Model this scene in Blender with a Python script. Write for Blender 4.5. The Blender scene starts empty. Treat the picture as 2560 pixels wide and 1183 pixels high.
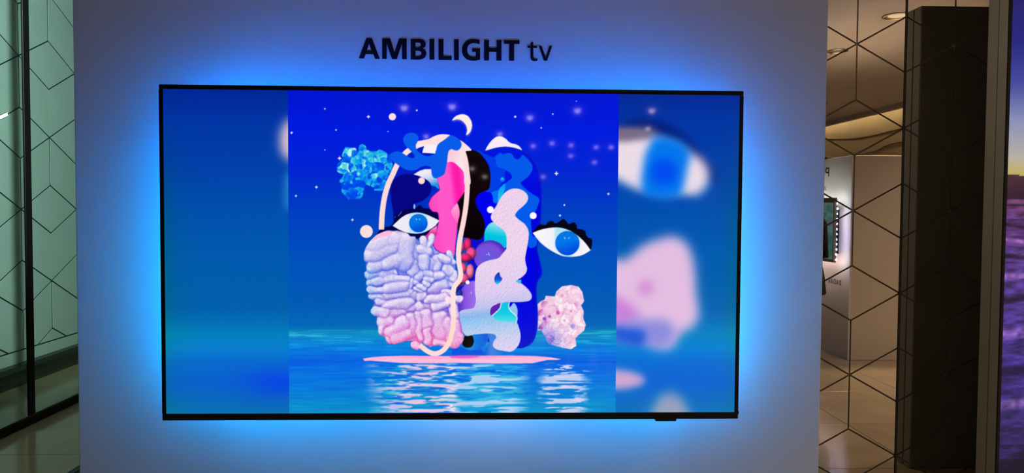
import bpy, bmesh, math, random
import numpy as np
from mathutils import Vector, Matrix

scene = bpy.context.scene
COL = scene.collection

# ------------------------------------------------------------------ camera
F_PX, CX_, CY_ = 1900.0, 1280.0, 591.5
YAW, PITCH, ROLL, EYE = 0.03409602, 0.03680328, 0.00634526, 1.5
def camera_axes():
    f = np.array([math.sin(YAW) * math.cos(PITCH), math.cos(YAW) * math.cos(PITCH), -math.sin(PITCH)])
    r = np.array([math.cos(YAW), -math.sin(YAW), 0.0]); u = np.cross(r, f)
    c, s = math.cos(ROLL), math.sin(ROLL)
    return c * r + s * u, -s * r + c * u, f
RT, UP, FW = camera_axes()
cam_data = bpy.data.cameras.new('camera')
cam_data.sensor_width = 36.0
cam_data.lens = 36.0 * F_PX / 2560.0
cam_data.clip_start, cam_data.clip_end = 0.05, 120
cam = bpy.data.objects.new('camera', cam_data)
COL.objects.link(cam)
m4 = Matrix.Identity(4)
for i in range(3):
    m4[i][0], m4[i][1], m4[i][2] = RT[i], UP[i], -FW[i]
m4[2][3] = EYE
cam.matrix_world = m4
scene.camera = cam
def at(x, y, axis, val):
    """point where the sight line of a photo pixel meets the plane axis = val"""
    d = (x - CX_) / F_PX * RT - (y - CY_) / F_PX * UP + FW
    o = np.array([0, 0, EYE]); t = (val - o[axis]) / d[axis]
    return o + t * d

# ------------------------------------------------------------------ world, exposure, room lamps
world = bpy.data.worlds.new('world'); scene.world = world
world.use_nodes = True
world.node_tree.nodes['Background'].inputs[0].default_value = (0.05, 0.05, 0.06, 1)
world.node_tree.nodes['Background'].inputs[1].default_value = 0.1
scene.view_settings.view_transform = 'Standard'
scene.view_settings.look = 'None'
scene.view_settings.exposure = 0.0
scene.view_settings.gamma = 1.0
scene.view_settings.use_curve_mapping = False
scene.cycles.max_bounces, scene.cycles.diffuse_bounces, scene.cycles.glossy_bounces = 7, 3, 5
scene.cycles.transparent_max_bounces = 8
CEIL = 3.5
WARM, NEUTRAL, COOL, DAY = (1.0, 0.83, 0.60), (1.0, 0.90, 0.80), (0.86, 1.0, 0.99), (0.55, 0.84, 1.0)
def lamp(x, y, power, color, size=0.22, z=None, spread=125):
    """the light of a ceiling downlight or of an added fill lamp"""
    L = bpy.data.lights.new('downlight_and_fill_beam', 'AREA')
    L.shape, L.size, L.energy, L.color = 'DISK', size, power, color
    L.spread = math.radians(spread)
    o = bpy.data.objects.new('downlight_and_fill_beam', L); COL.objects.link(o)
    o.location = (x, y, (CEIL if z is None else z) - 0.035)
    return o
# (x, y, power, colour, diameter) of the mirrored downlights, then of unseen lamps added as fill
LAMPS = [(4.20, 0.28, 60, WARM, .28), (4.38, -1.45, 60, WARM, .28), (6.2, -6.0, 90, WARM, .28), (6.2, 2.2, 45, WARM, .28),
         (-1.4, -1.6, 10, DAY, .28), (1.4, -1.6, 10, DAY, .28), (0.0, -5.0, 22, DAY, .28), (-3.0, -3.5, 16, DAY, .28),
         (-1.9, 3.6, 2.5, NEUTRAL, .22), (1.6, 3.0, 10, WARM, .28), (4.6, 2.5, 28, WARM, .28)]
for q in LAMPS:
    lamp(*q[:4], size=q[4] * .8)
SPOT_AT, SPOT_TO = Vector((-1.55, 2.90, 3.25)), Vector((-3.95, 6.6, 2.35))
sl_ = bpy.data.lights.new('added_wall_beam', 'SPOT')      # unseen spot added to brighten the panelled wall and cast the mullion's shadow
sl_.energy, sl_.color, sl_.spot_size, sl_.spot_blend, sl_.shadow_soft_size = 1050, COOL, math.radians(64), .55, .05
so_ = bpy.data.objects.new('added_wall_beam', sl_); COL.objects.link(so_)
so_.location = SPOT_AT + (SPOT_TO - SPOT_AT).normalized() * .12
so_.rotation_euler = (SPOT_TO - SPOT_AT).to_track_quat('-Z', 'Y').to_euler()

# ------------------------------------------------------------------ helpers
def mat(name, color=(.8, .8, .8), rough=.5, metal=0., spec=.5, emit=None, strength=0., coat=0., noise=None, bump=None):
    """plain principled material; noise = (scale, amount) varies the colour, bump = (scale, strength)"""
    m = bpy.data.materials.new(name); m.use_nodes = True
    nt = m.node_tree; b = nt.nodes['Principled BSDF']
    b.inputs['Base Color'].default_value = (*color, 1)
    b.inputs['Roughness'].default_value = rough
    b.inputs['Metallic'].default_value = metal
    b.inputs['Specular IOR Level'].default_value = spec
    b.inputs['Coat Weight'].default_value = coat
    if emit:
        b.inputs['Emission Color'].default_value = (*emit, 1); b.inputs['Emission Strength'].default_value = strength
    if noise or bump:
        tc = nt.nodes.new('ShaderNodeTexCoord')
    if noise:
        n = nt.nodes.new('ShaderNodeTexNoise'); n.inputs['Scale'].default_value = noise[0]; n.inputs['Detail'].default_value = 5
        nt.links.new(tc.outputs['Object'], n.inputs['Vector'])
        r = nt.nodes.new('ShaderNodeValToRGB')
        r.color_ramp.elements[0].position, r.color_ramp.elements[1].position = .3, .7
        r.color_ramp.elements[0].color = (*[c * (1 - noise[1]) for c in color], 1)
        r.color_ramp.elements[1].color = (*[min(1, c * (1 + noise[1])) for c in color], 1)
        nt.links.new(n.outputs['Fac'], r.inputs['Fac']); nt.links.new(r.outputs['Color'], b.inputs['Base Color'])
    if bump:
        n = nt.nodes.new('ShaderNodeTexNoise'); n.inputs['Scale'].default_value = bump[0]; n.inputs['Detail'].default_value = 3
        nt.links.new(tc.outputs['Object'], n.inputs['Vector'])
        bp = nt.nodes.new('ShaderNodeBump'); bp.inputs['Strength'].default_value = bump[1]; bp.inputs['Distance'].default_value = .002
        nt.links.new(n.outputs['Fac'], bp.inputs['Height']); nt.links.new(bp.outputs['Normal'], b.inputs['Normal'])
    return m
def tag(o, label=None, cat=None, group=None, kind=None):
    if label: o['label'] = label
    if cat: o['category'] = cat
    if group: o['group'] = group
    if kind: o['kind'] = kind
    return o
def thing(name, label, cat, loc, group=None):
    o = bpy.data.objects.new(name, None); o.empty_display_size = .1
    COL.objects.link(o); o.location = loc
    return tag(o, label, cat, group)
def adopt(o, parent):
    """parent keeps the child where it stands"""
    if parent is not None:
        o.parent = parent
        w = Matrix.Translation(parent.location)
        if parent.parent is not None:
            w = Matrix.Translation(parent.parent.location) @ parent.matrix_parent_inverse @ w
        o.matrix_parent_inverse = w.inverted()
    return o
def link(name, me, material=None, parent=None, loc=(0, 0, 0), smooth=False):
    if material is not None and not me.materials:
        me.materials.append(material)
    if smooth:
        me.polygons.foreach_set('use_smooth', [True] * len(me.polygons))
    o = bpy.data.objects.new(name, me); COL.objects.link(o); o.location = loc
    return adopt(o, parent)
def from_bm(name, bm, material, parent=None, loc=(0, 0, 0), smooth=False):
    bmesh.ops.recalc_face_normals(bm, faces=bm.faces[:])
    me = bpy.data.meshes.new(name); bm.to_mesh(me); bm.free()
    return link(name, me, material, parent, loc, smooth)
def add_box(bm, x0, x1, y0, y1, z0, z1):
    v = [bm.verts.new(p) for p in ((x0, y0, z0), (x1, y0, z0), (x1, y1, z0), (x0, y1, z0), (x0, y0, z1), (x1, y0, z1), (x1, y1, z1), (x0, y1, z1))]
    for f in ((0, 3, 2, 1), (4, 5, 6, 7), (0, 1, 5, 4), (1, 2, 6, 5), (2, 3, 7, 6), (3, 0, 4, 7)):
        bm.faces.new([v[i] for i in f])
def box(name, b, material, parent=None, bevel=0., seg=2):
    """b = x0, x1, y0, y1, z0, z1 in the world; the mesh is centred on its own origin"""
    c = ((b[0] + b[1]) / 2, (b[2] + b[3]) / 2, (b[4] + b[5]) / 2)
    bm = bmesh.new()
    add_box(bm, b[0] - c[0], b[1] - c[0], b[2] - c[1], b[3] - c[1], b[4] - c[2], b[5] - c[2])
    if bevel:
        bmesh.ops.bevel(bm, geom=bm.edges[:], offset=bevel, segments=seg, affect='EDGES', profile=.5)
    return from_bm(name, bm, material, parent, c)
def prism(pts3, normal, depth):
    """solid with the outline pts3 (planar, world) pushed back along -normal by depth"""
    bm = bmesh.new()
    n = Vector(normal) * -depth
    a = [bm.verts.new(p) for p in pts3]; b = [bm.verts.new(Vector(p) + n) for p in pts3]
    bm.faces.new(a); bm.faces.new(b[::-1])
    for i in range(len(a)):
        j = (i + 1) % len(a)
        bm.faces.new((a[i], b[i], b[j], a[j]))
    return bm
def revolve(profile, seg=32, cap=True):
    """lathe around z; profile = [(radius, z)]"""
    bm = bmesh.new(); rings = []
    for r, z in profile:
        rings.append([bm.verts.new((r * math.cos(2 * math.pi * i / seg), r * math.sin(2 * math.pi * i / seg), z)) for i in range(seg)])
    for a, b in zip(rings, rings[1:]):
        for i in range(seg):
            j = (i + 1) % seg
            bm.faces.new((a[i], a[j], b[j], b[i]))
    if cap:
        bm.faces.new(rings[0][::-1]); bm.faces.new(rings[-1])
    return bm

# ------------------------------------------------------------------ materials
def stone_floor():
    m = mat('polished_beige_stone', (.36, .29, .21), rough=.16, spec=.45)
    nt = m.node_tree; b = nt.nodes['Principled BSDF']
    tc = nt.nodes.new('ShaderNodeTexCoord'); oi = nt.nodes.new('ShaderNodeObjectInfo')
    add = nt.nodes.new('ShaderNodeVectorMath'); add.operation = 'ADD'
    sc = nt.nodes.new('ShaderNodeVectorMath'); sc.operation = 'SCALE'; sc.inputs['Scale'].default_value = 7.0
    nt.links.new(oi.outputs['Location'], sc.inputs[0]); nt.links.new(tc.outputs['Object'], add.inputs[0]); nt.links.new(sc.outputs[0], add.inputs[1])
    n = nt.nodes.new('ShaderNodeTexNoise'); n.inputs['Scale'].default_value = 2.4; n.inputs['Detail'].default_value = 7; n.inputs['Distortion'].default_value = .7
    nt.links.new(add.outputs[0], n.inputs['Vector'])
    r = nt.nodes.new('ShaderNodeValToRGB')
    r.color_ramp.elements[0].position, r.color_ramp.elements[1].position = .3, .72
    r.color_ramp.elements[0].color, r.color_ramp.elements[1].color = (.30, .222, .135, 1), (.38, .29, .185, 1)
    nt.links.new(n.outputs['Fac'], r.inputs['Fac']); nt.links.new(r.outputs['Color'], b.inputs['Base Color'])
    rr = nt.nodes.new('ShaderNodeMapRange'); rr.inputs['To Min'].default_value, rr.inputs['To Max'].default_value = .09, .15
    nt.links.new(n.outputs['Fac'], rr.inputs['Value']); nt.links.new(rr.outputs['Result'], b.inputs['Roughness'])
    return m
M_STONE = stone_floor()
M_GROUT = mat('dark_grout', (.07, .055, .04), .8)
M_CEIL = mat('ceiling_paint', (.50, .465, .475), .9, noise=(3, .03))
M_DISPLAY = mat('display_wall_paint', (.80, .80, .80), .55, spec=.3, bump=(900, .12), noise=(1.5, .02))
M_PLASTER = mat('warm_plaster', (.55, .48, .36), .8, noise=(2, .06))
M_GREYWALL = mat('grey_plaster', (.30, .28, .26), .85, noise=(2, .05))
M_MIRROR = mat('bronze_mirror', (.60, .555, .515), .012, metal=1.)
M_MIRBACK = mat('mirror_joint_brown', (.22, .17, .15), .5, spec=.3)
M_JOINT = mat('black_joint', (.012, .011, .010), .6)
M_PANEL = mat('pale_lacquer_panel', (.62, .66, .62), .22, spec=.45, noise=(1.2, .04))
M_PANELJOINT = mat('panel_joint_dark', (.012, .02, .02), .7)
M_BLACKMETAL = mat('black_metal', (.003, .003, .004), .45, spec=.2)
M_STEEL = mat('dark_brushed_steel', (.07, .07, .068), .28, metal=1., bump=(160, .15))
M_BLACKPLASTIC = mat('black_plastic', (.006, .006, .008), .38, spec=.35)
M_CABINET = mat('grey_cabinet', (.25, .235, .21), .55, noise=(4, .05))
M_CABDARK = mat('dark_cabinet_back', (.22, .225, .20), .6, noise=(3, .1))
M_BLOCK = mat('beige_display_block', (.62, .54, .45), .7, noise=(2, .03))
M_NAVY = mat('navy_vinyl', (.003, .004, .018), .5, spec=.25)
M_DARKINK = mat('dark_vinyl', (.03, .03, .05), .6)
def tinted_glass():
    m = bpy.data.materials.new('green_tinted_glass'); m.use_nodes = True
    nt = m.node_tree; nt.nodes.clear()
    out = nt.nodes.new('ShaderNodeOutputMaterial'); mix = nt.nodes.new('ShaderNodeMixShader')
    tr = nt.nodes.new('ShaderNodeBsdfTransparent'); tr.inputs[0].default_value = (.84, .94, .905, 1)
    gl = nt.nodes.new('ShaderNodeBsdfGlossy'); gl.inputs['Roughness'].default_value = .02; gl.inputs[0].default_value = (.9, 1, .97, 1)
    lw = nt.nodes.new('ShaderNodeLayerWeight'); lw.inputs['Blend'].default_value = .5
    pw = nt.nodes.new('ShaderNodeMath'); pw.operation = 'POWER'; pw.inputs[1].default_value = 4.0
    ma = nt.nodes.new('ShaderNodeMath'); ma.operation = 'MULTIPLY_ADD'; ma.inputs[1].default_value = .45; ma.inputs[2].default_value = .03
    nt.links.new(lw.outputs['Facing'], pw.inputs[0]); nt.links.new(pw.outputs[0], ma.inputs[0])
    nt.links.new(ma.outputs[0], mix.inputs[0]); nt.links.new(tr.outputs[0], mix.inputs[1]); nt.links.new(gl.outputs[0], mix.inputs[2])
    nt.links.new(mix.outputs[0], out.inputs[0])
    return m
M_GLASS = tinted_glass()
def glow(name, color, strength, lights=True):
    m = mat(name, (.02, .02, .02), .5, emit=color, strength=strength)
    if not lights:
        m.cycles.emission_sampling = 'NONE'
    return m
def vertex_picture(name, rough=.07, strength=1.0):
    """a lit screen: the picture is a colour attribute, the front is slightly glossy"""
    m = mat(name, (.004, .004, .005), rough, spec=.5)
    nt = m.node_tree; a = nt.nodes.new('ShaderNodeAttribute'); a.attribute_name = 'picture'
    b = nt.nodes['Principled BSDF']
    nt.links.new(a.outputs['Color'], b.inputs['Emission Color']); b.inputs['Emission Strength'].default_value = strength
    m.cycles.emission_sampling = 'NONE'
    return m

# ------------------------------------------------------------------ room shell
X_L, X_R, Y_BACK, Y_REAR = -3.95, 8.2, 9.2, -21.5
floor = tag(box('floor', (X_L - .15, X_R + .1, Y_REAR, Y_BACK, -.12, -.004), M_GROUT), kind='structure')
# stone tiles one by one where floor can be seen, directly or in the mirror
TS = .927; gap = .004
bm = bmesh.new(); add_box(bm, -TS / 2 + gap / 2, TS / 2 - gap / 2, -TS / 2 + gap / 2, TS / 2 - gap / 2, -.0035, 0)
bmesh.ops.bevel(bm, geom=[e for e in bm.edges if all(v.co.z > -.001 for v in e.verts)], offset=.0012, segments=1, affect='EDGES')
tile_me = bpy.data.meshes.new('tile'); bm.to_mesh(tile_me); bm.free(); tile_me.materials.append(M_STONE)
y_first = 4.623 - 10 * TS
nx = int((X_R - X_L) / TS) + 1
for j in range(15):
    for i in range(nx):
        cx = X_L + TS * (i + .5) + (.0 if X_L + TS * (i + .5) < X_R - TS / 2 else 0)
        cy = y_first + TS * (j + .5)
        if cx > 7.6 or cy > Y_BACK - .2:
            continue
        link('tile', tile_me, None, floor, (cx, cy, 0))
rest = box('tile_field', (X_L, X_R, Y_REAR + .02, y_first - .002, -.0035, 0), M_STONE, floor); rest['kind'] = 'stuff'

ceiling = tag(box('ceiling', (X_L - .15, 7.70, Y_REAR, Y_BACK, CEIL, CEIL + .1), M_CEIL), kind='structure')
box('cove_lip', (7.62, 7.70, Y_REAR, 4.0, CEIL - .10, CEIL - .001), M_CEIL, ceiling)
box('cove_ceiling', (7.70, X_R + .1, Y_REAR, 4.0, CEIL + .26, CEIL + .36), M_CEIL, ceiling)
box('cove_upstand', (7.66, 7.70, Y_REAR, 4.0, CEIL + .101, CEIL + .26), M_CEIL, ceiling)

tag(box('wall_display', (-1.070, .910, 2.02, 2.20, 0, 3.05), M_DISPLAY, bevel=.002, seg=1), kind='structure')
tag(box('wall_right', (X_R, X_R + .1, Y_REAR, 4.2, 0, CEIL + .36), M_PLASTER), kind='structure')
tag(box('wall_rear', (X_L - .15, X_R, Y_REAR - .1, Y_REAR, 0, CEIL + .36), M_GREYWALL), kind='structure')
tag(box('wall_back', (X_L - .15, -1.6, Y_BACK, Y_BACK + .1, 0, CEIL), M_GREYWALL), kind='structure')
tag(box('wall_corridor', (-1.6, -1.5, 4.10, Y_BACK, 0, CEIL), M_GREYWALL), kind='structure')

# ------------------------------------------------------------------ walls clad in diamond panels
def clip_poly(P, axis, val, keep_less):
    out = []
    for i in range(len(P)):
        a, b = P[i], P[(i + 1) % len(P)]
        ia = (a[axis] <= val) == keep_less or abs(a[axis] - val) < 1e-9
        ib = (b[axis] <= val) == keep_less or abs(b[axis] - val) < 1e-9
        if ia:
            out.append(a)
        if ia != ib:
            t = (val - a[axis]) / (b[axis] - a[axis])
            out.append((a[0] + t * (b[0] - a[0]), a[1] + t * (b[1] - a[1])))
    return out
def inset(P, d):
    """shrink a convex outline; d(edge a, edge b) gives the distance of each edge"""
    n = len(P)
    if sum(P[i][0] * P[(i + 1) % n][1] - P[(i + 1) % n][0] * P[i][1] for i in range(n)) < 0:
        P = P[::-1]
    Q = list(P)
    for i in range(n):
        a, b = P[i], P[(i + 1) % n]
        L = math.hypot(b[0] - a[0], b[1] - a[1])
        if L < 1e-6:
            continue
        nx_, ny_ = -(b[1] - a[1]) / L, (b[0] - a[0]) / L
        k = d(a, b)
        o = (a[0] + nx_ * k, a[1] + ny_ * k)
        new = []
        for s in range(len(Q)):
            p, q = Q[s], Q[(s + 1) % len(Q)]
            dp = (p[0] - o[0]) * nx_ + (p[1] - o[1]) * ny_; dq = (q[0] - o[0]) * nx_ + (q[1] - o[1]) * ny_
            if dp >= 0:
                new.append(p)
            if (dp >= 0) != (dq >= 0):
                t = dp / (dp - dq); new.append((p[0] + t * (q[0] - p[0]), p[1] + t * (q[1] - p[1])))
        Q = new
        if len(Q) < 3:
            return []
    out = []
    for p in Q:
        if not out or math.hypot(p[0] - out[-1][0], p[1] - out[-1][1]) > 1e-4:
            out.append(p)
    while len(out) > 2 and math.hypot(out[0][0] - out[-1][0], out[0][1] - out[-1][1]) < 1e-4:
        out.pop()
    return out
def diamonds(u0, v0, du, s, region):
    """rhombille tiling: six-spoked node at (u0, v0), column pitch du, edge s; clipped to region (u_min, u_max, v_min, v_max)"""
    ua, ub, va, vb = region
    for c in range(int((ua - u0) / du) - 3, int((ub - u0) / du) + 4):
        vc = v0 + (1.5 * s if c % 2 else 0)
        for r in range(int((va - vc) / (3 * s)) - 2, int((vb - vc) / (3 * s)) + 3):
            u, v = u0 + c * du, vc + r * 3 * s
            up, ur, lr = (u, v + s), (u + du, v + s / 2), (u + du, v - s / 2)
            # three diamonds belong to each six-spoked node
            for P in ([(u, v), ur, (u + du, v + 1.5 * s), up], [(u, v), lr, (u + 2 * du, v), ur], [(u, v), (u, v - s), (u + du, v - 1.5 * s), lr]):
                for ax, val, less in ((0, ua, False), (0, ub, True), (1, va, False), (1, vb, True)):
                    P = clip_poly(P, ax, val, less)
                    if len(P) < 3:
                        break
                if len(P) >= 3:
                    yield P

# bronze mirror wall behind the display wall
wall_mirror = tag(box('wall_mirror', (-1.6, X_R, 4.012, 4.10, 0, CEIL), M_MIRBACK), kind='structure')
MU, MV, MDU, MS = 1.960, 1.500, .264, .2946
for ua, ub in ((.30, MU + MDU - .003), (MU + MDU + .003, 3.30)):
    for P in diamonds(MU, MV, MDU, MS, (ua, ub, .02, CEIL - .02)):
        Q = inset(P, lambda a, b: .0042)
        if len(Q) >= 3:
            cu, cv_ = sum(p[0] for p in Q) / len(Q), sum(p[1] for p in Q) / len(Q)
            bm = prism([(p[0] - cu, 0, p[1] - cv_) for p in Q], (0, -1, 0), .0115)
            from_bm('mirror_panel', bm, M_MIRROR, wall_mirror, (cu, 4.0, cv_))
box('joint_strip', (MU + MDU - .0045, MU + MDU + .0045, 3.9985, 4.0115, 0, CEIL), M_JOINT, wall_mirror)

# pale panelled wall at the far left
wall_left = tag(box('wall_left', (X_L - .15, X_L - .004, 3.0, Y_BACK, 0, CEIL), M_PANELJOINT), kind='structure')
LU, LV, LDU, LS = 7.04, 2.115, .436, .433
def left_gap(a, b):
    # the upright joints above the nodes of one column are closed in the photograph
    if abs(a[0] - b[0]) < 1e-4 and abs(a[0] - LU) < .01 and max(a[1], b[1]) > 0:
        mid = (a[1] + b[1]) / 2
        k = ((mid - LV) / LS) % 3
        if abs(k - .5) < .2:
            return 0.0006
    return .0085 if abs(a[0] - b[0]) < 1e-4 else .0062
BASE_V = .27
for P in diamonds(LU, LV, LDU, LS, (3.0, Y_BACK, BASE_V, CEIL)):
    Q = inset(P, left_gap)
    if len(Q) >= 3:
        cu, cv_ = sum(p[0] for p in Q) / len(Q), sum(p[1] for p in Q) / len(Q)
        bm = prism([(0, p[0] - cu, p[1] - cv_) for p in Q], (1, 0, 0), .0039)
        from_bm('wall_panel', bm, M_PANEL, wall_left, (X_L, cu, cv_))
for k in range(5):
    a = 3.0 + k * 1.24
    box('base_panel', (X_L - .0039, X_L, a + .002, min(a + 1.238, Y_BACK), .0, BASE_V - .006), M_PANEL, wall_left)
# rounded steel skirting
prof = [(0, .0), (.085, 0), (.094, .03), (.094, .08), (.082, .125), (.05, .155), (0, .165)]
bm = bmesh.new()
rings = [[bm.verts.new((X_L + .0005 + p[0], y, p[1])) for p in prof] for y in (3.0, Y_BACK)]
for i in range(len(prof)):
    j = (i + 1) % len(prof); bm.faces.new((rings[0][i], rings[0][j], rings[1][j], rings[1][i]))
bm.faces.new(rings[0]); bm.faces.new(rings[1][::-1])
tag(from_bm('baseboard_left', bm, M_STEEL), kind='structure')

# short lit slot in the left wall
a, b = at(-14, 300, 0, X_L + .006), at(18, 285.5, 0, X_L + .006)
sl = thing('wall_light', 'short white light bar glowing in a wall panel joint at the left edge', 'light', tuple((a + b) / 2))
dv = Vector(b - a); nrm = Vector((0, -dv.z, dv.y)).normalized() * .013
for nm, off, mt, k in (('diffuser', .004, glow('white_light_bar', (1, 1, .97), 2.5), 1.0), ('housing', .0, M_STEEL, 1.25)):
    pts = [Vector(a) - nrm * k, Vector(b) - nrm * k, Vector(b) + nrm * k, Vector(a) + nrm * k]
    from_bm(nm, prism([tuple(p + Vector((off, 0, 0))) for p in pts], (1, 0, 0), .006), mt, sl)

# ------------------------------------------------------------------ glass partition in front of the panelled wall
GX = -3.10
gp = thing('glass_partition', 'green tinted glass partition with black metal frame before the panelled wall', 'partition', (GX - .02, 6.0, 0))
box('bottom_rail', (GX - .055, GX, 3.2, Y_BACK - .01, 0, .055), M_BLACKMETAL, gp, .004)
box('glazing_bead', (GX - .016, GX + .002, 3.2, Y_BACK - .01, .0555, .070), M_STEEL, gp)
box('top_rail', (GX - .055, GX, 3.2, Y_BACK - .01, CEIL - .06, CEIL - .001), M_BLACKMETAL, gp, .004)
for y0 in (5.228, 7.62):
    box('mullion', (GX - .012, GX + .004, y0, y0 + .07, .0705, CEIL - .061), M_BLACKMETAL, gp, .004)
for y0, y1 in ((3.2, 5.227), (5.299, 7.619), (7.691, Y_BACK - .01)):
    box('pane', (GX - .010, GX - .002, y0, y1, .0705, CEIL - .061), M_GLASS, gp)

cc = thing('cable_cover', 'black cable cover lying on the floor beside the pale display wall', 'cable cover', (-2.25, 3.8, 0))
bm = prism([(-2.345, 2.4, .0005), (-2.315, 2.4, .016), (-2.185, 2.4, .016), (-2.155, 2.4, .0005)], (0, -1, 0), 2.02)
from_bm('body', bm, mat('black_rubber', (.008, .008, .008), .7), cc)
for k in range(3):
    box('rib', (-2.30 + k * .045, -2.28 + k * .045, 2.42, 4.40, .0161, .0185), M_BLACKPLASTIC, cc)

# ---------- picture shown on the television (drawn with numpy, stored as colour attribute) ----------
AX0, AY0, AW, AH, SS = 712, 214, 842, 826, 2          # drawing frame in picture units, supersampling
CROP = {'5': (720, 220, 2.957), '6': (1130, 220, 2.957), '7': (720, 600, 2.688), '8': (1130, 600, 2.688),
        'C': (830, 330, 6.575), 'D': (970, 320, 8.45), 'E': (940, 430, 6.573), 'F': (1150, 330, 5.145),
        'G': (1130, 560, 3.479), 'H': (900, 570, 3.696), '0': (0, 0, 1.0)}
def CP(c, pts):
    ox, oy, s = CROP[c]
    return [(ox + x / s, oy + y / s) for x, y in pts]
def spline(pts, n=8, closed=True):
    P = np.array(pts, float)
    N = len(P)
    out = []
    rng = range(N) if closed else range(N - 1)
    t = np.linspace(0, 1, n, endpoint=False)[:, None]
    for i in rng:
        if closed:
            p0, p1, p2, p3 = P[(i - 1) % N], P[i], P[(i + 1) % N], P[(i + 2) % N]
        else:
            p0, p1, p2, p3 = P[max(i - 1, 0)], P[i], P[i + 1], P[min(i + 2, N - 1)]
        out.append(.5 * (2 * p1 + (p2 - p0) * t + (2 * p0 - 5 * p1 + 4 * p2 - p3) * t ** 2 + (3 * p1 - p0 - 3 * p2 + p3) * t ** 3))
    if not closed:
        out.append(P[-1:])
    return np.concatenate(out)
def lin(c):
    return np.asarray(c, float)
def blur(a, s):
    if s <= 0:
        return a
    r = max(1, int(3 * s)); k = np.exp(-.5 * (np.arange(-r, r + 1) / s) ** 2); k /= k.sum()
    for ax in (0, 1):
        n = a.shape[ax]
        pad = [(0, 0)] * a.ndim; pad[ax] = (r, r)
        b = np.pad(a, pad, mode='edge')
        o = np.zeros_like(a)
        for i, w in enumerate(k):
            sl = [slice(None)] * a.ndim; sl[ax] = slice(i, i + n)
            o += w * b[tuple(sl)]
        a = o
    return a
class Canvas:
    def __init__(self, x0, y0, w, h, ss):
        self.x0, self.y0, self.w, self.h, self.ss = x0, y0, w, h, ss
        self.H, self.W = h * ss, w * ss
        self.px = x0 + (np.arange(self.W) + .5) / ss
        self.py = y0 + (np.arange(self.H) + .5) / ss
        self.img = np.zeros((self.H, self.W, 3), np.float32)
    def box(self, P, pad=0):
        a = max(0, int((P[:, 0].min() - pad - self.x0) * self.ss)); b = min(self.W, int((P[:, 0].max() + pad - self.x0) * self.ss) + 2)
        c = max(0, int((P[:, 1].min() - pad - self.y0) * self.ss)); d = min(self.H, int((P[:, 1].max() + pad - self.y0) * self.ss) + 2)
        return a, max(b, a + 1), c, max(d, c + 1)
    def mask(self, P, pad=0):
        a, b, c, d = self.box(P, pad)
        m = np.zeros((d - c, b - a), np.float32)
        X0, Y0 = P[:, 0], P[:, 1]; X1, Y1 = np.roll(X0, -1), np.roll(Y0, -1)
        for r in range(c, d):
            y = self.py[r]
            s = (Y0 <= y) != (Y1 <= y)
            if not s.any():
                continue
            xs = np.sort(X0[s] + (y - Y0[s]) / (Y1[s] - Y0[s]) * (X1[s] - X0[s]))
            k = np.clip(np.ceil((xs - self.x0) * self.ss - .5).astype(int), a, b)
            for i in range(0, len(k) - 1, 2):
                m[r - c, k[i] - a:k[i + 1] - a] = 1
        return m, (a, b, c, d)
    def grid(self, bb):
        a, b, c, d = bb
        return np.meshgrid(self.px[a:b], self.py[c:d])
    def put(self, m, bb, col):
        a, b, c, d = bb
        v = self.img[c:d, a:b]
        v += m[..., None] * (col - v)
    def fill(self, P, col, edge=None, ew=1.2, soft=0.):
        """col: rgb or function(X,Y)->(...,3); edge: rgb line just inside the outline"""
        P = np.asarray(P, float)
        m, bb = self.mask(P, 2 + 3 * soft)
        if soft:
            m = blur(m, soft * self.ss)
        X, Y = self.grid(bb)
        C = col(X, Y) if callable(col) else np.broadcast_to(lin(col), X.shape + (3,))
        if edge is not None:
            inner = np.clip(blur(m, ew * self.ss) * 2 - 1, 0, 1)[..., None]
            C = lin(edge) * (1 - inner) + C * inner
        self.put(m, bb, C)
        return m, bb
    def circle(self, x, y, r, col, **k):
        t = np.linspace(0, 2 * np.pi, 48, endpoint=False)
        return self.fill(np.c_[x + r * np.cos(t), y + r * np.sin(t)], col, **k)
    def stroke(self, path, w, col, **k):
        P = np.asarray(path, float); W = np.broadcast_to(w, len(P))
        T = np.gradient(P, axis=0); T /= np.linalg.norm(T, axis=1)[:, None] + 1e-9
        N = np.c_[-T[:, 1], T[:, 0]] * (W / 2)[:, None]
        return self.fill(np.r_[P + N, (P - N)[::-1]], col, **k)
    def down(self):
        return self.img.reshape(self.h, self.ss, self.w, self.ss, 3).mean((1, 3))
def vnoise(X, Y, sx, sy, seed):
    g = np.random.RandomState(seed).rand(97, 97)
    x, y = X / sx + 31.7, Y / sy + 17.3
    xi, yi = np.floor(x).astype(int), np.floor(y).astype(int)
    fx, fy = x - xi, y - yi
    fx, fy = fx * fx * (3 - 2 * fx), fy * fy * (3 - 2 * fy)
    G = lambda i, j: g[j % 97, i % 97]
    return (G(xi, yi) * (1 - fx) + G(xi + 1, yi) * fx) * (1 - fy) + (G(xi, yi + 1) * (1 - fx) + G(xi + 1, yi + 1) * fx) * fy
def fbm(X, Y, sx, sy, seed, o=3):
    return sum(vnoise(X, Y, sx / 2 ** i, sy / 2 ** i, seed + i) * .5 ** (i + 1) for i in range(o)) / (1 - .5 ** o)
def ramp(t, stops):
    t = np.asarray(t, float); xs = [s[0] for s in stops]
    return np.stack([np.interp(t, xs, [s[1][i] for s in stops]) for i in range(3)], -1)
def facets(X, Y, pts):
    """nearest and second nearest site of each pixel"""
    d1 = np.full(X.shape, 1e9); d2 = d1.copy(); idx = np.zeros(X.shape, int)
    for i, (x, y) in enumerate(pts):
        d = (X - x) ** 2 + (Y - y) ** 2
        n = d < d1
        d2 = np.where(n, d1, np.minimum(d2, d)); idx = np.where(n, i, idx); d1 = np.minimum(d1, d)
    return idx, np.sqrt(d1), np.sqrt(d2)

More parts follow.
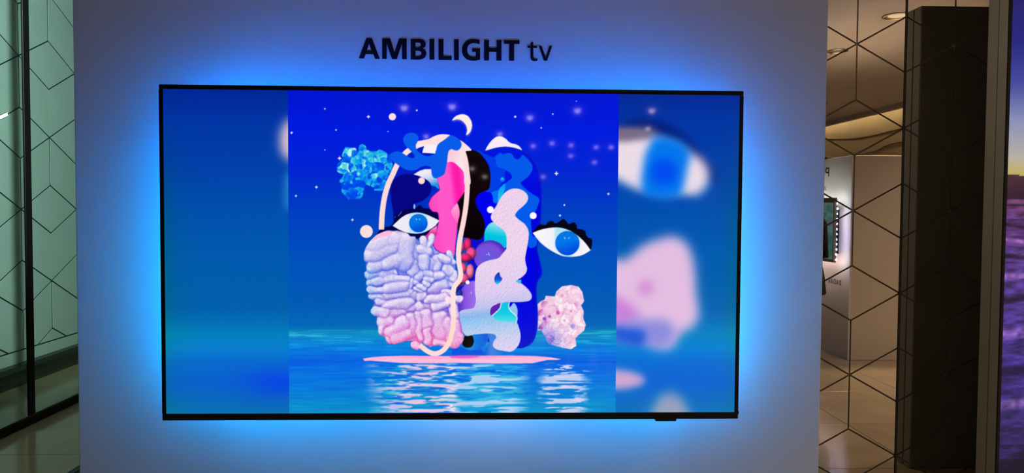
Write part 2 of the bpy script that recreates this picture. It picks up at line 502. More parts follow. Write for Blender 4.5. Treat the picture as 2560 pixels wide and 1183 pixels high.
def draw_picture():
    cv = Canvas(AX0, AY0, AW, AH, SS)
    X, Y = np.meshgrid(cv.px, cv.py)
    sky = ramp(Y, [(225, (0, 20, 212)), (330, (0, 26, 224)), (430, (0, 38, 212)), (520, (0, 60, 196)), (640, (0, 80, 190)),
                   (770, (0, 92, 184)), (815, (0, 104, 186)), (830, (10, 128, 186))])
    sea = ramp(Y, [(820, (14, 132, 186)), (845, (10, 135, 205)), (870, (0, 122, 222)), (905, (0, 98, 226)), (935, (0, 112, 224)),
                   (975, (0, 124, 216)), (1010, (0, 138, 208)), (1040, (8, 144, 200))])
    st = fbm(X, Y, 90, 3.2, 5) - .5
    sea = sea + st[..., None] * np.array([14, 44, 16.]) + ((fbm(X, Y, 60, 1.6, 9) > .63) * np.clip((900 - Y) / 60, 0, 1))[..., None] * np.array([25, 45, 12.])
    k = np.clip((Y - 824) / 5, 0, 1)[..., None]
    cv.img[:] = sky * (1 - k) + sea * k
    # stars
    P = '0'
    for x, y, r in [(812, 272, 2), (921, 292, 5.5), (840, 325, 2), (729, 332, 3), (970, 329, 1.6), (812, 375, 1.6), (849, 396, 6), (791, 468, 5),
                    (740, 490, 4), (881, 550, 4.6), (1042, 276, 2.6), (1288, 292, 3), (1382, 285, 2), (1353, 320, 2.2), (1441, 253, 1.8),
                    (1391, 434, 6.5), (1521, 485, 4.6), (1411, 513, 2.6), (1400, 539, 4.4), (1007, 300, 0)]:
        if r == 0:
            continue
        pts = []
        for i in range(8):
            a = i * np.pi / 4; q = r if i % 2 == 0 else r * (.38 if r > 3.5 else .72)
            pts.append((x + q * np.cos(a), y + q * np.sin(a)))
        cv.fill(np.array(pts), (255, 240, 245))
    # moon with a soft halo
    moon = spline(CP('6', [(2, 240), (25, 210), (65, 195), (105, 200), (135, 230), (148, 275), (135, 325), (105, 348), (112, 310), (100, 270), (70, 240), (35, 232)]))
    cv.fill(moon + [0, 3], (120, 120, 225), soft=2.5)
    cv.fill(moon, (255, 236, 226))
    for x, y, r in [(981, 292, 9), (916, 579, 16)]:
        cv.circle(x, y, r, (252, 222, 224))
    # blue crystal
    def crystal(outline, n, seed, shade, cell=1.0):
        Pn = np.asarray(outline, float)
        m, bb = cv.mask(Pn, 2)
        GX, GY = cv.grid(bb)
        rs = np.random.RandomState(seed)
        pts = np.c_[rs.uniform(Pn[:, 0].min(), Pn[:, 0].max(), n), rs.uniform(Pn[:, 1].min(), Pn[:, 1].max(), n)]
        wx, wy = (vnoise(GX, GY, 9, 9, seed) - .5) * 5, (vnoise(GX, GY, 9, 9, seed + 1) - .5) * 5
        i1, d1, d2 = facets(GX + wx, GY + wy, pts)
        tone = rs.rand(n); ang = rs.uniform(0, 6.28, n)
        loc = ((GX - pts[i1, 0]) * np.cos(ang[i1]) + (GY - pts[i1, 1]) * np.sin(ang[i1])) / 9
        cv.put(m, bb, np.clip(shade(GX, GY, tone[i1] + .25 * np.clip(loc, -1, 1), d2 - d1, tone[i1]), 0, 255))
        return bb
    def blue_crystal(GX, GY, t, e, t0):
        low = np.clip((GY - 400) / 70, 0, 1) * .75 + np.clip((GX - 935) / 60, 0, .3)
        v = np.clip(t * .95 + .12 * np.clip((400 - GY) / 30, 0, 1) - low * .5 + .12 * fbm(GX, GY, 4, 4, 3), 0, 1)
        C = ramp(v, [(0, (0, 72, 232)), (.22, (0, 108, 238)), (.45, (10, 145, 235)), (.62, (24, 170, 226)), (.8, (60, 196, 222)), (.95, (130, 218, 228)), (1, (190, 238, 240))])
        return C + np.clip(1.6 - e, 0, 1)[..., None] * np.array([14, 24, 8.]) * (.3 + t0)[..., None]
    oc = CP('C', [(80, 590), (95, 520), (150, 470), (190, 420), (158, 390), (190, 310), (222, 248), (290, 258), (385, 265), (420, 325), (440, 330), (435, 260), (455, 215), (500, 200),
                  (550, 225), (570, 290), (640, 320), (740, 320), (765, 290), (820, 300), (900, 350), (955, 380), (975, 470), (1000, 540), (980, 610), (940, 700), (905, 780), (880, 850),
                  (845, 970), (720, 965), (680, 960), (700, 920), (640, 900), (580, 870), (545, 880), (530, 950), (500, 1060), (460, 1100), (380, 1105), (280, 1120), (230, 1070), (200, 1030),
                  (160, 990), (155, 900), (120, 800), (180, 730), (190, 700), (130, 680), (85, 650)])
    crystal(oc, 190, 4, blue_crystal)
    for x, y, r in [(118, 590, 26), (345, 640, 26), (435, 690, 38), (420, 430, 22), (710, 450, 30), (610, 440, 22), (540, 380, 20), (315, 830, 14), (205, 852, 12), (860, 500, 18), (300, 700, 16), (640, 600, 20)]:
        q = CP('C', [(x, y)])[0]
        cv.circle(q[0], q[1], r / 6.575 * .75, (150, 226, 236), soft=1.1)
    # ---- head on the right
    white_cap = spline(CP('6', [(247, 467), (275, 410), (318, 367), (358, 357), (395, 374), (430, 405), (480, 420), (505, 440), (518, 463), (500, 470), (440, 455), (300, 460)]))
    cv.fill(white_cap, (248, 236, 246))
    head = np.r_[spline(CP('6', [(170, 470), (250, 462), (320, 443), (380, 434), (440, 438), (515, 460), (580, 505), (630, 580), (660, 670), (666, 800), (660, 960), (650, 1060)]), closed=False),
                 spline(CP('8', [(574, 60), (590, 130), (607, 205), (604, 240), (578, 282), (570, 340), (576, 500), (571, 600), (558, 660), (530, 700), (490, 722), (440, 728), (300, 700), (80, 640)]), closed=False)]
    def headcol(A, B):
        return ramp(B, [(360, (0, 22, 222)), (480, (0, 8, 225)), (600, (0, 0, 228)), (800, (0, 6, 224)), (870, (6, 20, 205))])
    cv.fill(head, headcol, edge=(16, 40, 205), ew=2.6)
    inner = np.r_[spline(CP('6', [(520, 470), (580, 520), (625, 600), (642, 700), (640, 850), (640, 1000)]), closed=False), spline(CP('8', [(560, 100), (570, 200), (556, 300), (548, 420), (550, 560), (536, 640), (505, 700)]), closed=False)]
    cv.stroke(inner, 2.2, (6, 8, 175), soft=.8)
    F = lambda pts: spline(CP('F', pts))
    cv.fill(F([(150, 240), (240, 243), (330, 290), (430, 325), (500, 320), (520, 465), (590, 500), (580, 560), (560, 620), (520, 690), (490, 755), (350, 780), (330, 770), (350, 740), (385, 680), (395, 560), (380, 440), (330, 350), (250, 275)]), (0, 60, 230), edge=(0, 78, 236))
    cv.fill(F([(440, 330), (480, 290), (520, 268), (545, 290), (520, 340), (470, 340)]), (0, 76, 250))
    cv.fill(F([(465, 350), (490, 305), (560, 285), (625, 272), (670, 290), (700, 335), (740, 355), (775, 335), (805, 297), (850, 330), (910, 400), (932, 450), (920, 510), (870, 580), (790, 640), (782, 668), (830, 720),
               (900, 780), (1000, 840), (1018, 890), (1000, 950), (975, 1010), (950, 1060), (915, 1110), (918, 1250), (935, 1340), (985, 1350), (990, 1430), (960, 1480), (900, 1490), (860, 1440), (700, 1183), (560, 800), (570, 740), (582, 662), (640, 620), (668, 590), (655, 540), (600, 495), (510, 462), (470, 420)]), (2, 90, 234), edge=(10, 104, 240), ew=.9)
    cv.fill(F([(590, 500), (655, 545), (668, 590), (640, 620), (585, 655), (575, 600)]), (0, 20, 228))
    cv.fill(F([(340, 830), (380, 790), (440, 765), (500, 755), (520, 830), (480, 918), (400, 885)]), (0, 112, 246), edge=(10, 130, 250))
    cv.fill(F([(582, 664), (575, 740), (545, 820), (495, 900), (488, 830), (500, 745), (540, 690)]), lambda A, B: ramp(B, [(458, (0, 150, 240)), (500, (40, 190, 240))]))
    q = CP('F', [(548, 615)])[0]
    cv.circle(q[0], q[1], 6, lambda A, B: ramp(np.hypot(A - q[0] + 1, B - q[1] + 3), [(0, (130, 235, 245)), (2.5, (0, 170, 225)), (8, (0, 90, 235))]), soft=.5)
    # deep blue behind the pink piece, lower middle
    cv.fill(spline(CP('6', [(175, 840), (195, 790), (250, 768), (300, 800), (300, 1000), (240, 1180), (180, 1183), (240, 1060), (240, 1000), (215, 930)])), (0, 0, 236))
    G = lambda pts: spline(CP('G', pts))
    cv.fill(G([(150, 150), (290, 130), (300, 420), (220, 520), (210, 720), (60, 760), (40, 560), (130, 500)]), (10, 14, 205))
    # teal ball, purple balls
    tb = spline(CP('6', [(238, 1120), (243, 1055), (275, 1005), (320, 995), (385, 1050), (405, 1110), (400, 1180), (250, 1180)]))
    cv.fill(tb, lambda A, B: ramp(B + (A - 1240) * -.18, [(553, (190, 225, 240)), (572, (90, 215, 232)), (590, (0, 196, 224)), (606, (0, 190, 228))]), edge=(20, 165, 235), ew=.8)
    pbx, pby = CP('8', [(258, 112)])[0]
    cv.circle(pbx, pby, 41, lambda A, B: ramp(np.hypot(A - pbx + 6, B - pby - 4) / 41, [(0, (96, 88, 222)), (.5, (112, 84, 220)), (.82, (122, 76, 214)), (1.1, (70, 44, 190))]), edge=(92, 60, 205))
    for l in ([(243, 85), (252, 106)], [(228, 96), (236, 101)]):
        cv.stroke(CP('8', l), 1.8, (225, 215, 255))
    cv.fill(spline(CP('8', [(160, 282), (105, 288), (62, 335), (40, 420), (48, 478), (155, 470), (160, 400)])), lambda A, B: ramp(A, [(1145, (86, 40, 190)), (1165, (138, 88, 226)), (1190, (158, 112, 238))]), edge=(110, 60, 205))
    cv.stroke(CP('8', [(126, 350), (131, 366)]), 1.6, (225, 205, 255))
    # pink knots
    rs = np.random.RandomState(8)
    for x, y, rx, ry, c in [(105, 30, 26, 46, 0), (60, 45, 24, 42, 1), (128, 90, 34, 40, 1), (90, 120, 42, 30, 0), (70, 190, 30, 36, 1), (122, 210, 26, 48, 2), (75, 260, 40, 34, 1), (40, 290, 26, 30, 0), (40, 360, 30, 30, 3), (55, 390, 22, 18, 4), (20, 330, 26, 30, 3)]:
        q = CP('8', [(x, y)])[0]
        t = np.linspace(0, 6.283, 40, endpoint=False)
        base = [(224, 40, 112), (242, 74, 142), (252, 124, 168), (40, 56, 190), (214, 190, 236)][c]
        cv.fill(np.c_[q[0] + rx / 2.688 * np.cos(t), q[1] + ry / 2.688 * np.sin(t)],
                (lambda b, q, rx, ry: lambda A, B: lin(b) * (1.12 - .5 * np.clip(np.hypot((A - q[0] + 2) / rx, (B - q[1] + 3) / ry) * 2.688, 0, 1.2) ** 2)[..., None])(base, q, rx, ry), soft=.7)
    # lilac textured piece
    lil = np.r_[spline(CP('6', [(330, 868), (350, 830), (385, 780), (430, 750), (480, 744), (530, 762), (561, 800), (555, 840), (530, 870), (490, 905), (467, 940), (490, 970), (540, 1010), (566, 1060), (565, 1120)]), closed=False),
                spline(CP('8', [(504, 54), (492, 120), (497, 165), (504, 195), (495, 225), (470, 250), (442, 272), (470, 295), (505, 325), (532, 362), (535, 390), (520, 408), (480, 416), (430, 418), (380, 418), (325, 426), (275, 445), (257, 475),
                                (262, 512), (300, 540), (360, 548), (432, 556), (450, 590), (461, 640), (456, 685), (440, 718), (400, 750), (340, 745), (297, 735), (275, 712), (280, 682), (297, 655), (285, 636), (240, 630), (150, 636), (92, 642),
                                (70, 600), (50, 525), (46, 492), (70, 472), (130, 462), (154, 445), (160, 400), (154, 330), (160, 212), (190, 165), (240, 140), (308, 124), (340, 92), (366, 58)]), closed=False),
                spline(CP('6', [(404, 1120), (396, 1075), (372, 1042), (340, 1020), (300, 985), (287, 955), (300, 915)]), closed=False)]
    def lilcol(A, B):
        C = ramp(B + .12 * (A - 1230), [(500, (236, 208, 236)), (640, (238, 212, 236)), (730, (222, 204, 240)), (765, (196, 196, 238)), (785, (138, 184, 236)), (800, (150, 198, 238)), (835, (196, 206, 240)), (880, (224, 208, 242))])
        n = (fbm(A, B, 2.6, 2.6, 21, 2) - .5) * 1.0
        n2 = fbm(A + .9, B + .9, 2.6, 2.6, 21, 2) - .5
        return C + ((n - n2) * 52)[..., None] * np.array([1, 1.15, .7])
    cv.fill(lil, lilcol, edge=(244, 228, 246), ew=.7)
    cv.fill(spline(CP('8', [(285, 268), (290, 242), (316, 217), (324, 242), (337, 264), (310, 298), (291, 290)])), lambda A, B: ramp(B, [(684, (30, 45, 190)), (700, (20, 90, 215)), (708, (50, 190, 225))]))
    cv.fill(spline(CP('8', [(428, 276), (442, 272), (464, 268), (458, 294)])), (70, 200, 210))
    cv.fill(spline(CP('8', [(258, 475), (275, 447), (330, 424), (335, 470), (290, 495), (262, 512)])), (96, 32, 172))
    cv.fill(spline(CP('8', [(385, 465), (400, 440), (416, 424), (434, 448), (441, 480), (436, 525), (420, 520)])), (150, 196, 238))
    fl = CP('8', [(330, 424), (322, 462), (290, 492), (262, 516), (300, 545), (360, 550), (432, 557), (440, 520), (400, 486), (382, 458), (385, 418)])
    cv.fill(np.array(fl), lambda A, B: ramp(B, [(756, (20, 190, 226)), (785, (18, 206, 226)), (806, (90, 222, 230))]))
    cv.stroke(spline(CP('8', [(330, 424), (322, 458), (292, 490), (264, 514)]), closed=False), 2.4, (232, 244, 250))
    cv.stroke(spline(CP('8', [(385, 418), (382, 456), (400, 484), (436, 518), (432, 557)]), closed=False), 2.2, (232, 244, 250))
    # small things by the waterline
    cv.circle(*CP('8', [(130, 645)])[0], 42, lambda A, B: ramp(A, [(1145, (10, 105, 222)), (1175, (16, 140, 222)), (1215, (10, 90, 220))]), edge=(40, 150, 235))
    cv.fill(spline(CP('8', [(238, 628), (300, 634), (297, 655), (280, 684), (276, 712), (296, 738), (326, 750), (326, 772), (222, 772), (228, 730), (250, 680)])), lambda A, B: ramp(A, [(1213, (12, 100, 215)), (1228, (70, 130, 224)), (1250, (30, 125, 224))]))
    cv.fill(np.array(CP('8', [(0, 735), (50, 720), (120, 742), (200, 735), (222, 772), (0, 778)])), (0, 84, 224))
    cv.fill(spline(CP('8', [(70, 700), (80, 655), (108, 640), (138, 648), (146, 688), (128, 720), (90, 722)])), (4, 2, 8))
    lo = np.array(CP('8', [(92, 642), (150, 636), (240, 630), (285, 636), (297, 655), (280, 682), (275, 712), (297, 735), (340, 745), (400, 750), (440, 718), (456, 685), (461, 640), (450, 590), (432, 556), (360, 548), (300, 540), (262, 512), (150, 500), (60, 560)]))
    cv.fill(spline(lo), lilcol)
    # ---- right eye with lashes
    lash = spline(CP('6', [(596, 1072), (622, 1034), (655, 1008), (690, 1014), (712, 990), (742, 985), (765, 1002), (790, 990), (820, 970), (845, 985), (862, 1006), (900, 993), (922, 1015), (926, 1040), (960, 1045), (988, 1062), (990, 1082), (1005, 1106), (1032, 1116), (1036, 1145), (1020, 1200), (960, 1160), (860, 1080), (760, 1050), (680, 1060)]))
    cv.fill(lash, (4, 4, 22))
    ew = np.r_[spline(CP('6', [(596, 1072), (650, 1050), (720, 1035), (790, 1032), (860, 1050), (920, 1085), (980, 1140), (1022, 1196)]), closed=False), spline(CP('8', [(934, 68), (880, 100), (820, 113), (750, 110), (680, 80), (620, 40), (585, 8)]), closed=False)]
    cv.fill(ew, lambda A, B: ramp(np.abs(A - 1418) + np.clip(B - 620, 0, 40), [(28, (170, 228, 248)), (34, (240, 240, 250)), (60, (248, 244, 250))]))
    ex, ey = CP('6', [(853, 1148)])[0]
    def iris(ix, iy, r):
        cv.circle(ix, iy, r, lambda A, B: ramp((B - iy + .3 * (A - ix)) / r, [(-1, (0, 118, 222)), (-.2, (0, 120, 232)), (.5, (0, 88, 226)), (1, (0, 74, 214))]), edge=(0, 62, 190), ew=1.0)
        for dx in (-.28, .16):
            cv.stroke([(ix + dx * r, iy - .5 * r), (ix + (dx + (.12 if dx < 0 else -.06)) * r, iy - .36 * r)], 1.7, (190, 235, 255))
    iris(ex, ey, 30.3)
    # ---- head on the left
    E = lambda pts: spline(CP('E', pts))
    D = lambda pts: spline(CP('D', pts))
    inside = np.r_[spline([(956, 580), (957, 530), (966, 480), (985, 432), (1010, 392), (1040, 366), (1075, 352), (1110, 348), (1150, 370), (1168, 420), (1168, 500), (1150, 600), (1060, 600)])]
    cv.fill(inside, lambda A, B: ramp(B, [(350, (0, 22, 205)), (450, (0, 30, 195)), (520, (0, 52, 196)), (600, (0, 66, 196))]))
    cv.fill(E([(232, 285), (265, 165), (340, 82), (440, 40), (540, 28), (620, 38), (700, 66), (780, 98), (850, 140), (898, 200), (912, 280), (892, 350), (850, 412), (790, 460), (720, 500), (662, 522), (640, 640), (420, 800), (300, 840), (285, 760), (275, 640), (255, 500), (238, 380)]), (4, 4, 132), edge=(10, 20, 150))
    cv.fill(np.array(CP('E', [(618, 40), (660, 15), (720, -20), (800, -45), (905, -48), (915, 40), (960, 100), (1010, 110), (1020, 200), (1042, 290), (975, 240), (908, 222), (893, 180), (850, 138), (780, 98), (700, 64)])),
            lambda A, B: ramp(B + .35 * (A - 1060), [(436, (236, 234, 246)), (448, (206, 216, 244)), (462, (120, 180, 232)), (472, (30, 150, 225))]))
    cv.circle(*CP('E', [(748, 145)])[0], 8.4, (254, 216, 214))
    cv.fill(D([(600, 310), (740, 258), (860, 233), (960, 180), (1080, 140), (1200, 134), (1312, 160), (1200, 245), (1080, 325), (1032, 400), (1012, 480)]), (255, 222, 226))
    cv.fill(np.array(CP('D', [(596, 330), (740, 258), (860, 233), (1000, 180), (1120, 240), (1040, 380), (995, 542), (860, 532), (724, 526), (740, 460), (768, 384), (680, 408), (604, 442)])), lambda A, B: ramp(B, [(345, (255, 220, 224)), (360, (252, 222, 226)), (364, (246, 238, 246)), (385, (248, 244, 248))]))
    # black piece
    cv.fill(spline(CP('6', [(60, 500), (110, 465), (150, 459), (200, 478), (250, 540), (279, 610), (284, 680), (272, 745), (230, 768), (190, 790), (174, 840), (190, 890), (222, 942), (241, 1000), (241, 1060), (226, 1100), (200, 1122), (160, 1120), (100, 1106), (50, 1090), (40, 900), (60, 700)])), lambda A, B: ramp(B, [(370, (16, 6, 10)), (480, (14, 4, 8)), (600, (6, 1, 4))]), edge=(20, 0, 20))
    # magenta piece
    mag = np.array(CP('0', [(1090, 440), (1105, 425), (1117, 403), (1128, 403.5), (1138, 407), (1149, 416), (1160, 432), (1164, 450), (1165, 470), (1158, 486), (1143, 508), (1147, 525), (1149, 540), (1146, 552), (1143, 575), (1139, 610), (1136, 640)])
                    + CP('H', [(850, 250), (830, 206), (770, 236), (700, 196), (678, 150), (690, 85), (700, 20)])
                    + CP('E', [(960, 1080), (985, 1030), (1002, 950), (1018, 860), (1026, 740), (1010, 668), (945, 658), (905, 625), (882, 590), (866, 540), (875, 495), (920, 410), (1000, 335), (1046, 290), (1022, 200), (1005, 112)]))
    cv.fill(spline(mag, 4), lambda A, B: ramp(A - .12 * (B - 480), [(1070, (255, 70, 190)), (1100, (255, 88, 200)), (1128, (255, 84, 200)), (1140, (255, 30, 172)), (1150, (252, 24, 166)), (1166, (255, 70, 195))]), edge=(214, 6, 130), ew=1.1)
    cv.fill(E([(1335, 513), (1366, 590), (1378, 680), (1358, 780), (1338, 855), (1292, 800), (1242, 715), (1226, 660), (1242, 610), (1290, 550)]), lambda A, B: ramp(B, [(508, (250, 168, 226)), (525, (255, 150, 210)), (560, (255, 100, 192))]), edge=(225, 20, 140), ew=.8)
    cv.fill(np.array(CP('E', [(870, 960), (1000, 880), (1000, 960), (980, 1040), (940, 1183), (800, 1100), (820, 1040)])), lambda A, B: ramp(B, [(570, (250, 130, 200)), (585, (226, 50, 140)), (605, (190, 40, 130))]))
    # lashes and eye on the left
    cv.fill(E([(0, 1050), (40, 985), (130, 912), (235, 888), (288, 820), (310, 740), (420, 645), (520, 603), (622, 606), (672, 580), (700, 550), (735, 550), (780, 592), (870, 600), (925, 652), (1008, 666), (1026, 730), (1032, 810), (1000, 880), (900, 950), (845, 1020), (770, 1050), (680, 1098), (540, 1060), (400, 1000), (250, 975), (100, 1010)]), (2, 2, 72), edge=(4, 6, 92))
    cv.stroke(CP('E', [(362, 728), (422, 655)]), 1.5, (110, 120, 190)); cv.stroke(CP('E', [(305, 748), (325, 738)]), 1.5, (110, 120, 190))
    cv.fill(E([(632, 522), (646, 560), (640, 605), (620, 600), (615, 560)]), (150, 205, 245))
    lw = np.r_[spline(CP('E', [(272, 885), (340, 820), (430, 742), (530, 690), (640, 669), (740, 674), (840, 704), (950, 755), (1040, 800)]), closed=False), spline(CP('E', [(980, 882), (900, 937), (800, 990), (700, 1013), (590, 1011), (480, 990), (380, 950)]), closed=False)]
    cv.fill(lw, lambda A, B: ramp(np.abs(A - 1046), [(21, (190, 230, 248)), (26, (236, 234, 246)), (60, (242, 236, 246))]))
    ix, iy = CP('E', [(697, 843)])[0]
    iris(ix, iy, 23)
    # ---- white coral: capsules give the relief, lit from the upper left
    outline = np.array(CP('H', [(45, 240), (60, 190), (100, 130), (160, 70), (250, 35), (350, 38), (430, 55), (462, 92), (520, 90), (548, 115), (580, 70), (607, 95), (622, 112), (660, 55), (690, 72), (678, 150), (700, 200), (770, 238), (825, 204), (857, 240), (850, 290),
                                (888, 320), (890, 390), (903, 450), (870, 490), (840, 540), (840, 620), (905, 640), (952, 640), (920, 690), (900, 740), (915, 800), (945, 900), (965, 985), (940, 1050), (885, 1112), (830, 1112), (770, 1088), (700, 1090), (640, 1112), (620, 1080), (580, 1060),
                                (545, 1118), (505, 1128), (480, 1092), (478, 1050), (440, 1052), (350, 1063), (255, 1070), (236, 1020), (190, 995), (172, 930), (146, 870), (150, 812), (95, 770), (108, 725), (130, 690), (80, 640), (98, 602), (66, 572), (68, 512), (42, 455), (50, 400)]))
    m, bb = cv.mask(outline, 3)
    GX, GY = cv.grid(bb)
    hx, hy = (GX - 900) * 3.696, (GY - 570) * 3.696
    hx, hy = hx + (vnoise(hx, hy, 70, 70, 31) - .5) * 30, hy + (vnoise(hx, hy, 70, 70, 41) - .5) * 30
    caps = [(150, 190, 250, 120, 110), (120, 260, 330, 160, 100), (300, 120, 420, 110, 90), (420, 120, 430, 300, 95), (110, 370, 260, 330, 55), (250, 340, 420, 260, 75), (75, 440, 240, 400, 40), (200, 430, 320, 410, 36), (90, 510, 230, 470, 36), (240, 470, 430, 470, 40),
            (90, 580, 250, 560, 34), (250, 550, 420, 530, 55), (110, 640, 250, 640, 34), (250, 620, 450, 600, 50), (160, 690, 260, 690, 34), (250, 720, 440, 690, 60), (130, 770, 240, 790, 45), (240, 800, 400, 760, 60), (440, 720, 500, 730, 50), (200, 870, 260, 850, 55), (190, 950, 200, 900, 40),
            (290, 960, 400, 880, 70), (330, 1010, 430, 980, 60), (470, 830, 480, 960, 55), (270, 1020, 290, 980, 48), (545, 800, 555, 1010, 36), (500, 1080, 530, 1090, 34), (600, 800, 620, 900, 55), (630, 960, 625, 1040, 38), (675, 1030, 680, 1050, 26), (720, 830, 750, 980, 85), (800, 900, 880, 1040, 75),
            (870, 900, 900, 1000, 60), (700, 1060, 780, 1060, 34), (490, 200, 510, 260, 60), (490, 330, 490, 400, 60), (540, 450, 570, 420, 42), (505, 495, 520, 500, 34), (560, 540, 590, 560, 34), (600, 280, 590, 350, 58), (660, 320, 640, 390, 40), (720, 300, 710, 370, 45), (580, 110, 590, 190, 38), (660, 90, 630, 190, 34),
            (640, 230, 560, 200, 45), (760, 280, 800, 300, 45), (830, 240, 850, 320, 34), (800, 370, 830, 420, 42), (870, 440, 860, 470, 38), (700, 440, 760, 440, 46), (620, 460, 650, 470, 34), (660, 560, 770, 520, 58), (470, 610, 490, 620, 42), (540, 640, 590, 630, 38), (540, 710, 560, 730, 46), (640, 670, 780, 640, 44), (680, 730, 800, 690, 44),
            (610, 720, 640, 730, 36), (860, 640, 930, 650, 32), (860, 740, 870, 820, 50), (780, 590, 820, 600, 34), (480, 480, 470, 540, 30), (620, 520, 600, 500, 30), (830, 520, 850, 500, 30), (380, 40, 400, 60, 50), (560, 590, 520, 570, 26), (450, 560, 470, 590, 26), (600, 400, 650, 420, 36), (760, 480, 800, 470, 36)]
    Hh = np.full(hx.shape, -30.)
    for i, (x0, y0, x1, y1, r) in enumerate(caps):
        dx, dy = x1 - x0, y1 - y0
        t = np.clip(((hx - x0) * dx + (hy - y0) * dy) / (dx * dx + dy * dy + 1e-6), 0, 1)
        d2 = (hx - x0 - t * dx) ** 2 + (hy - y0 - t * dy) ** 2
        z = np.sqrt(np.clip(r * r - d2, 0, None)) * 1.0 + (i * 37 % 17) * 2.4 - r * .4
        Hh = np.where(d2 < r * r, np.maximum(Hh, z), Hh)
    m = np.maximum(m * (blur(m, 2.2) > .97), (Hh > -29) * (blur(m, 5) > .12))
    m = blur(m.astype(np.float32), .7)
    Hs = blur(Hh.astype(np.float32), 1.5)
    gy_, gx_ = np.gradient(Hs, 3.696 / SS)
    nz = 1 / np.sqrt(1 + gx_ ** 2 + gy_ ** 2)
    lam = np.clip((gx_ * .25 + gy_ * .50 + .83) * nz, 0, 1.1)
    ao = np.clip((Hs - blur(Hs, 9)) / 30 + .66, 0, 1) * np.clip((Hs - blur(Hs, 2.2)) / 7 + .85, .25, 1)
    tint = ramp(hy + .25 * (hx - 400), [(60, (238, 224, 244)), (350, (228, 220, 246)), (650, (232, 222, 248)), (780, (240, 226, 246)), (930, (240, 212, 242)), (1090, (248, 194, 232))])
    sh = np.clip(.30 + .80 * lam, 0, 1.1) * (.22 + .78 * ao)
    shadow = ramp(hy - .12 * (hx - 400), [(0, (96, 110, 220)), (450, (64, 82, 214)), (700, (96, 70, 196)), (860, (180, 84, 196)), (1080, (226, 70, 150))])
    k = np.clip(sh * 1.2, 0, 1)[..., None]
    C = shadow * (1 - k) + tint * k
    pinkish = np.exp(-((hx - 340) / 130) ** 2 - ((hy - 930) / 90) ** 2) * .5 + np.exp(-((hx - 760) / 150) ** 2 - ((hy - 620) / 60) ** 2) * .35 + np.exp(-((hx - 620) / 60) ** 2 - ((hy - 790) / 60) ** 2) * .4
    C = C * (1 - pinkish[..., None] * (1.15 - k)) + np.array([238, 140, 226.]) * pinkish[..., None] * (1.15 - k)
    cyan = np.clip((210 - hx) / 150, 0, 1) * np.clip((hy - 330) / 80, 0, 1)
    C = C * (1 - .5 * (cyan * (1 - lam * .6))[..., None]) + np.array([60, 170, 235.]) * (.5 * (cyan * (1 - lam * .6)))[..., None]
    C = C + ((vnoise(GX, GY, 1.3, 1.3, 61) - .5) * 46)[..., None] * np.array([1, 1.1, .6])
    cv.put(m, bb, np.clip(C, 0, 255))
    cv.fill(spline(CP('H', [(105, 130), (150, 72), (240, 36), (300, 42), (262, 70), (180, 92)])), (255, 186, 216), soft=.6)
    # frame line around the head, then the blue splash
    peach = lambda A, B: ramp(B, [(350, (252, 226, 230)), (420, (253, 218, 220)), (560, (254, 218, 216)), (760, (255, 226, 224)), (850, (255, 216, 200)), (890, (250, 220, 220))])
    cv.fill(spline(CP('D', [(1520, 262), (1600, 308), (1765, 465), (1650, 490), (1572, 548), (1650, 680), (1702, 830), (1732, 1000), (1738, 1190), (1618, 1190), (1600, 950), (1500, 820), (1400, 738), (1330, 712), (1252, 714), (1262, 560), (1285, 485), (1340, 448), (1440, 473), (1520, 440), (1556, 360)]), 5), lambda A, B: ramp(A + .4 * (B - 380), [(1120, (248, 202, 220)), (1140, (250, 208, 222)), (1158, (250, 226, 232)), (1180, (252, 232, 234))]))
    cv.stroke(spline([(953.5, 574), (955, 540), (959, 506), (964.5, 480), (972, 457), (981, 438), (990, 418), (1000, 400), (1017, 380), (1044, 363)], closed=False), 13.5, peach)
    cv.stroke(spline([(1140, 352), (1154, 372), (1163, 398), (1167.5, 430), (1168.5, 460), (1167, 491), (1164, 521), (1159, 552), (1153, 582), (1149, 605), (1146.5, 630), (1147.5, 656), (1151.5, 682), (1149.5, 699), (1140, 711), (1134, 724), (1133, 760), (1134, 800), (1130.5, 830), (1122, 857), (1108, 876), (1089, 884.5), (1070, 879), (1049, 863)], closed=False), 12.5, peach)
    cv.circle(1120, 748, 7.5, (255, 226, 222))
    splash = D([(592, 345), (636, 268), (640, 200), (600, 135), (530, 105), (470, 102), (390, 130), (335, 195), (325, 260), (342, 325), (400, 405), (470, 470), (530, 540), (565, 600), (548, 632), (500, 635), (440, 612), (370, 572), (300, 527), (200, 497), (100, 518), (45, 560), (40, 610), (70, 670), (160, 745), (300, 838), (400, 885), (500, 900), (600, 878), (700, 825),
                (780, 800), (850, 805), (908, 842), (920, 920), (932, 1000), (960, 1048), (1010, 1066), (1080, 1042), (1160, 1002), (1200, 955), (1222, 850), (1250, 700), (1265, 560), (1288, 482), (1340, 448), (1400, 468), (1460, 476), (1520, 440), (1555, 360), (1530, 280), (1450, 200), (1320, 158), (1200, 243), (1080, 325), (1032, 400), (1005, 525), (950, 566), (850, 597), (750, 577), (650, 512), (602, 445), (588, 400)])
    cv.fill(splash, (6, 92, 234), edge=(24, 96, 240), ew=.9)
    for x, y, r in [(1226, 524.5, 8.6), (1333, 539.5, 8.6), (1169, 706, 5)]:
        cv.circle(x, y, r, (252, 246, 252))
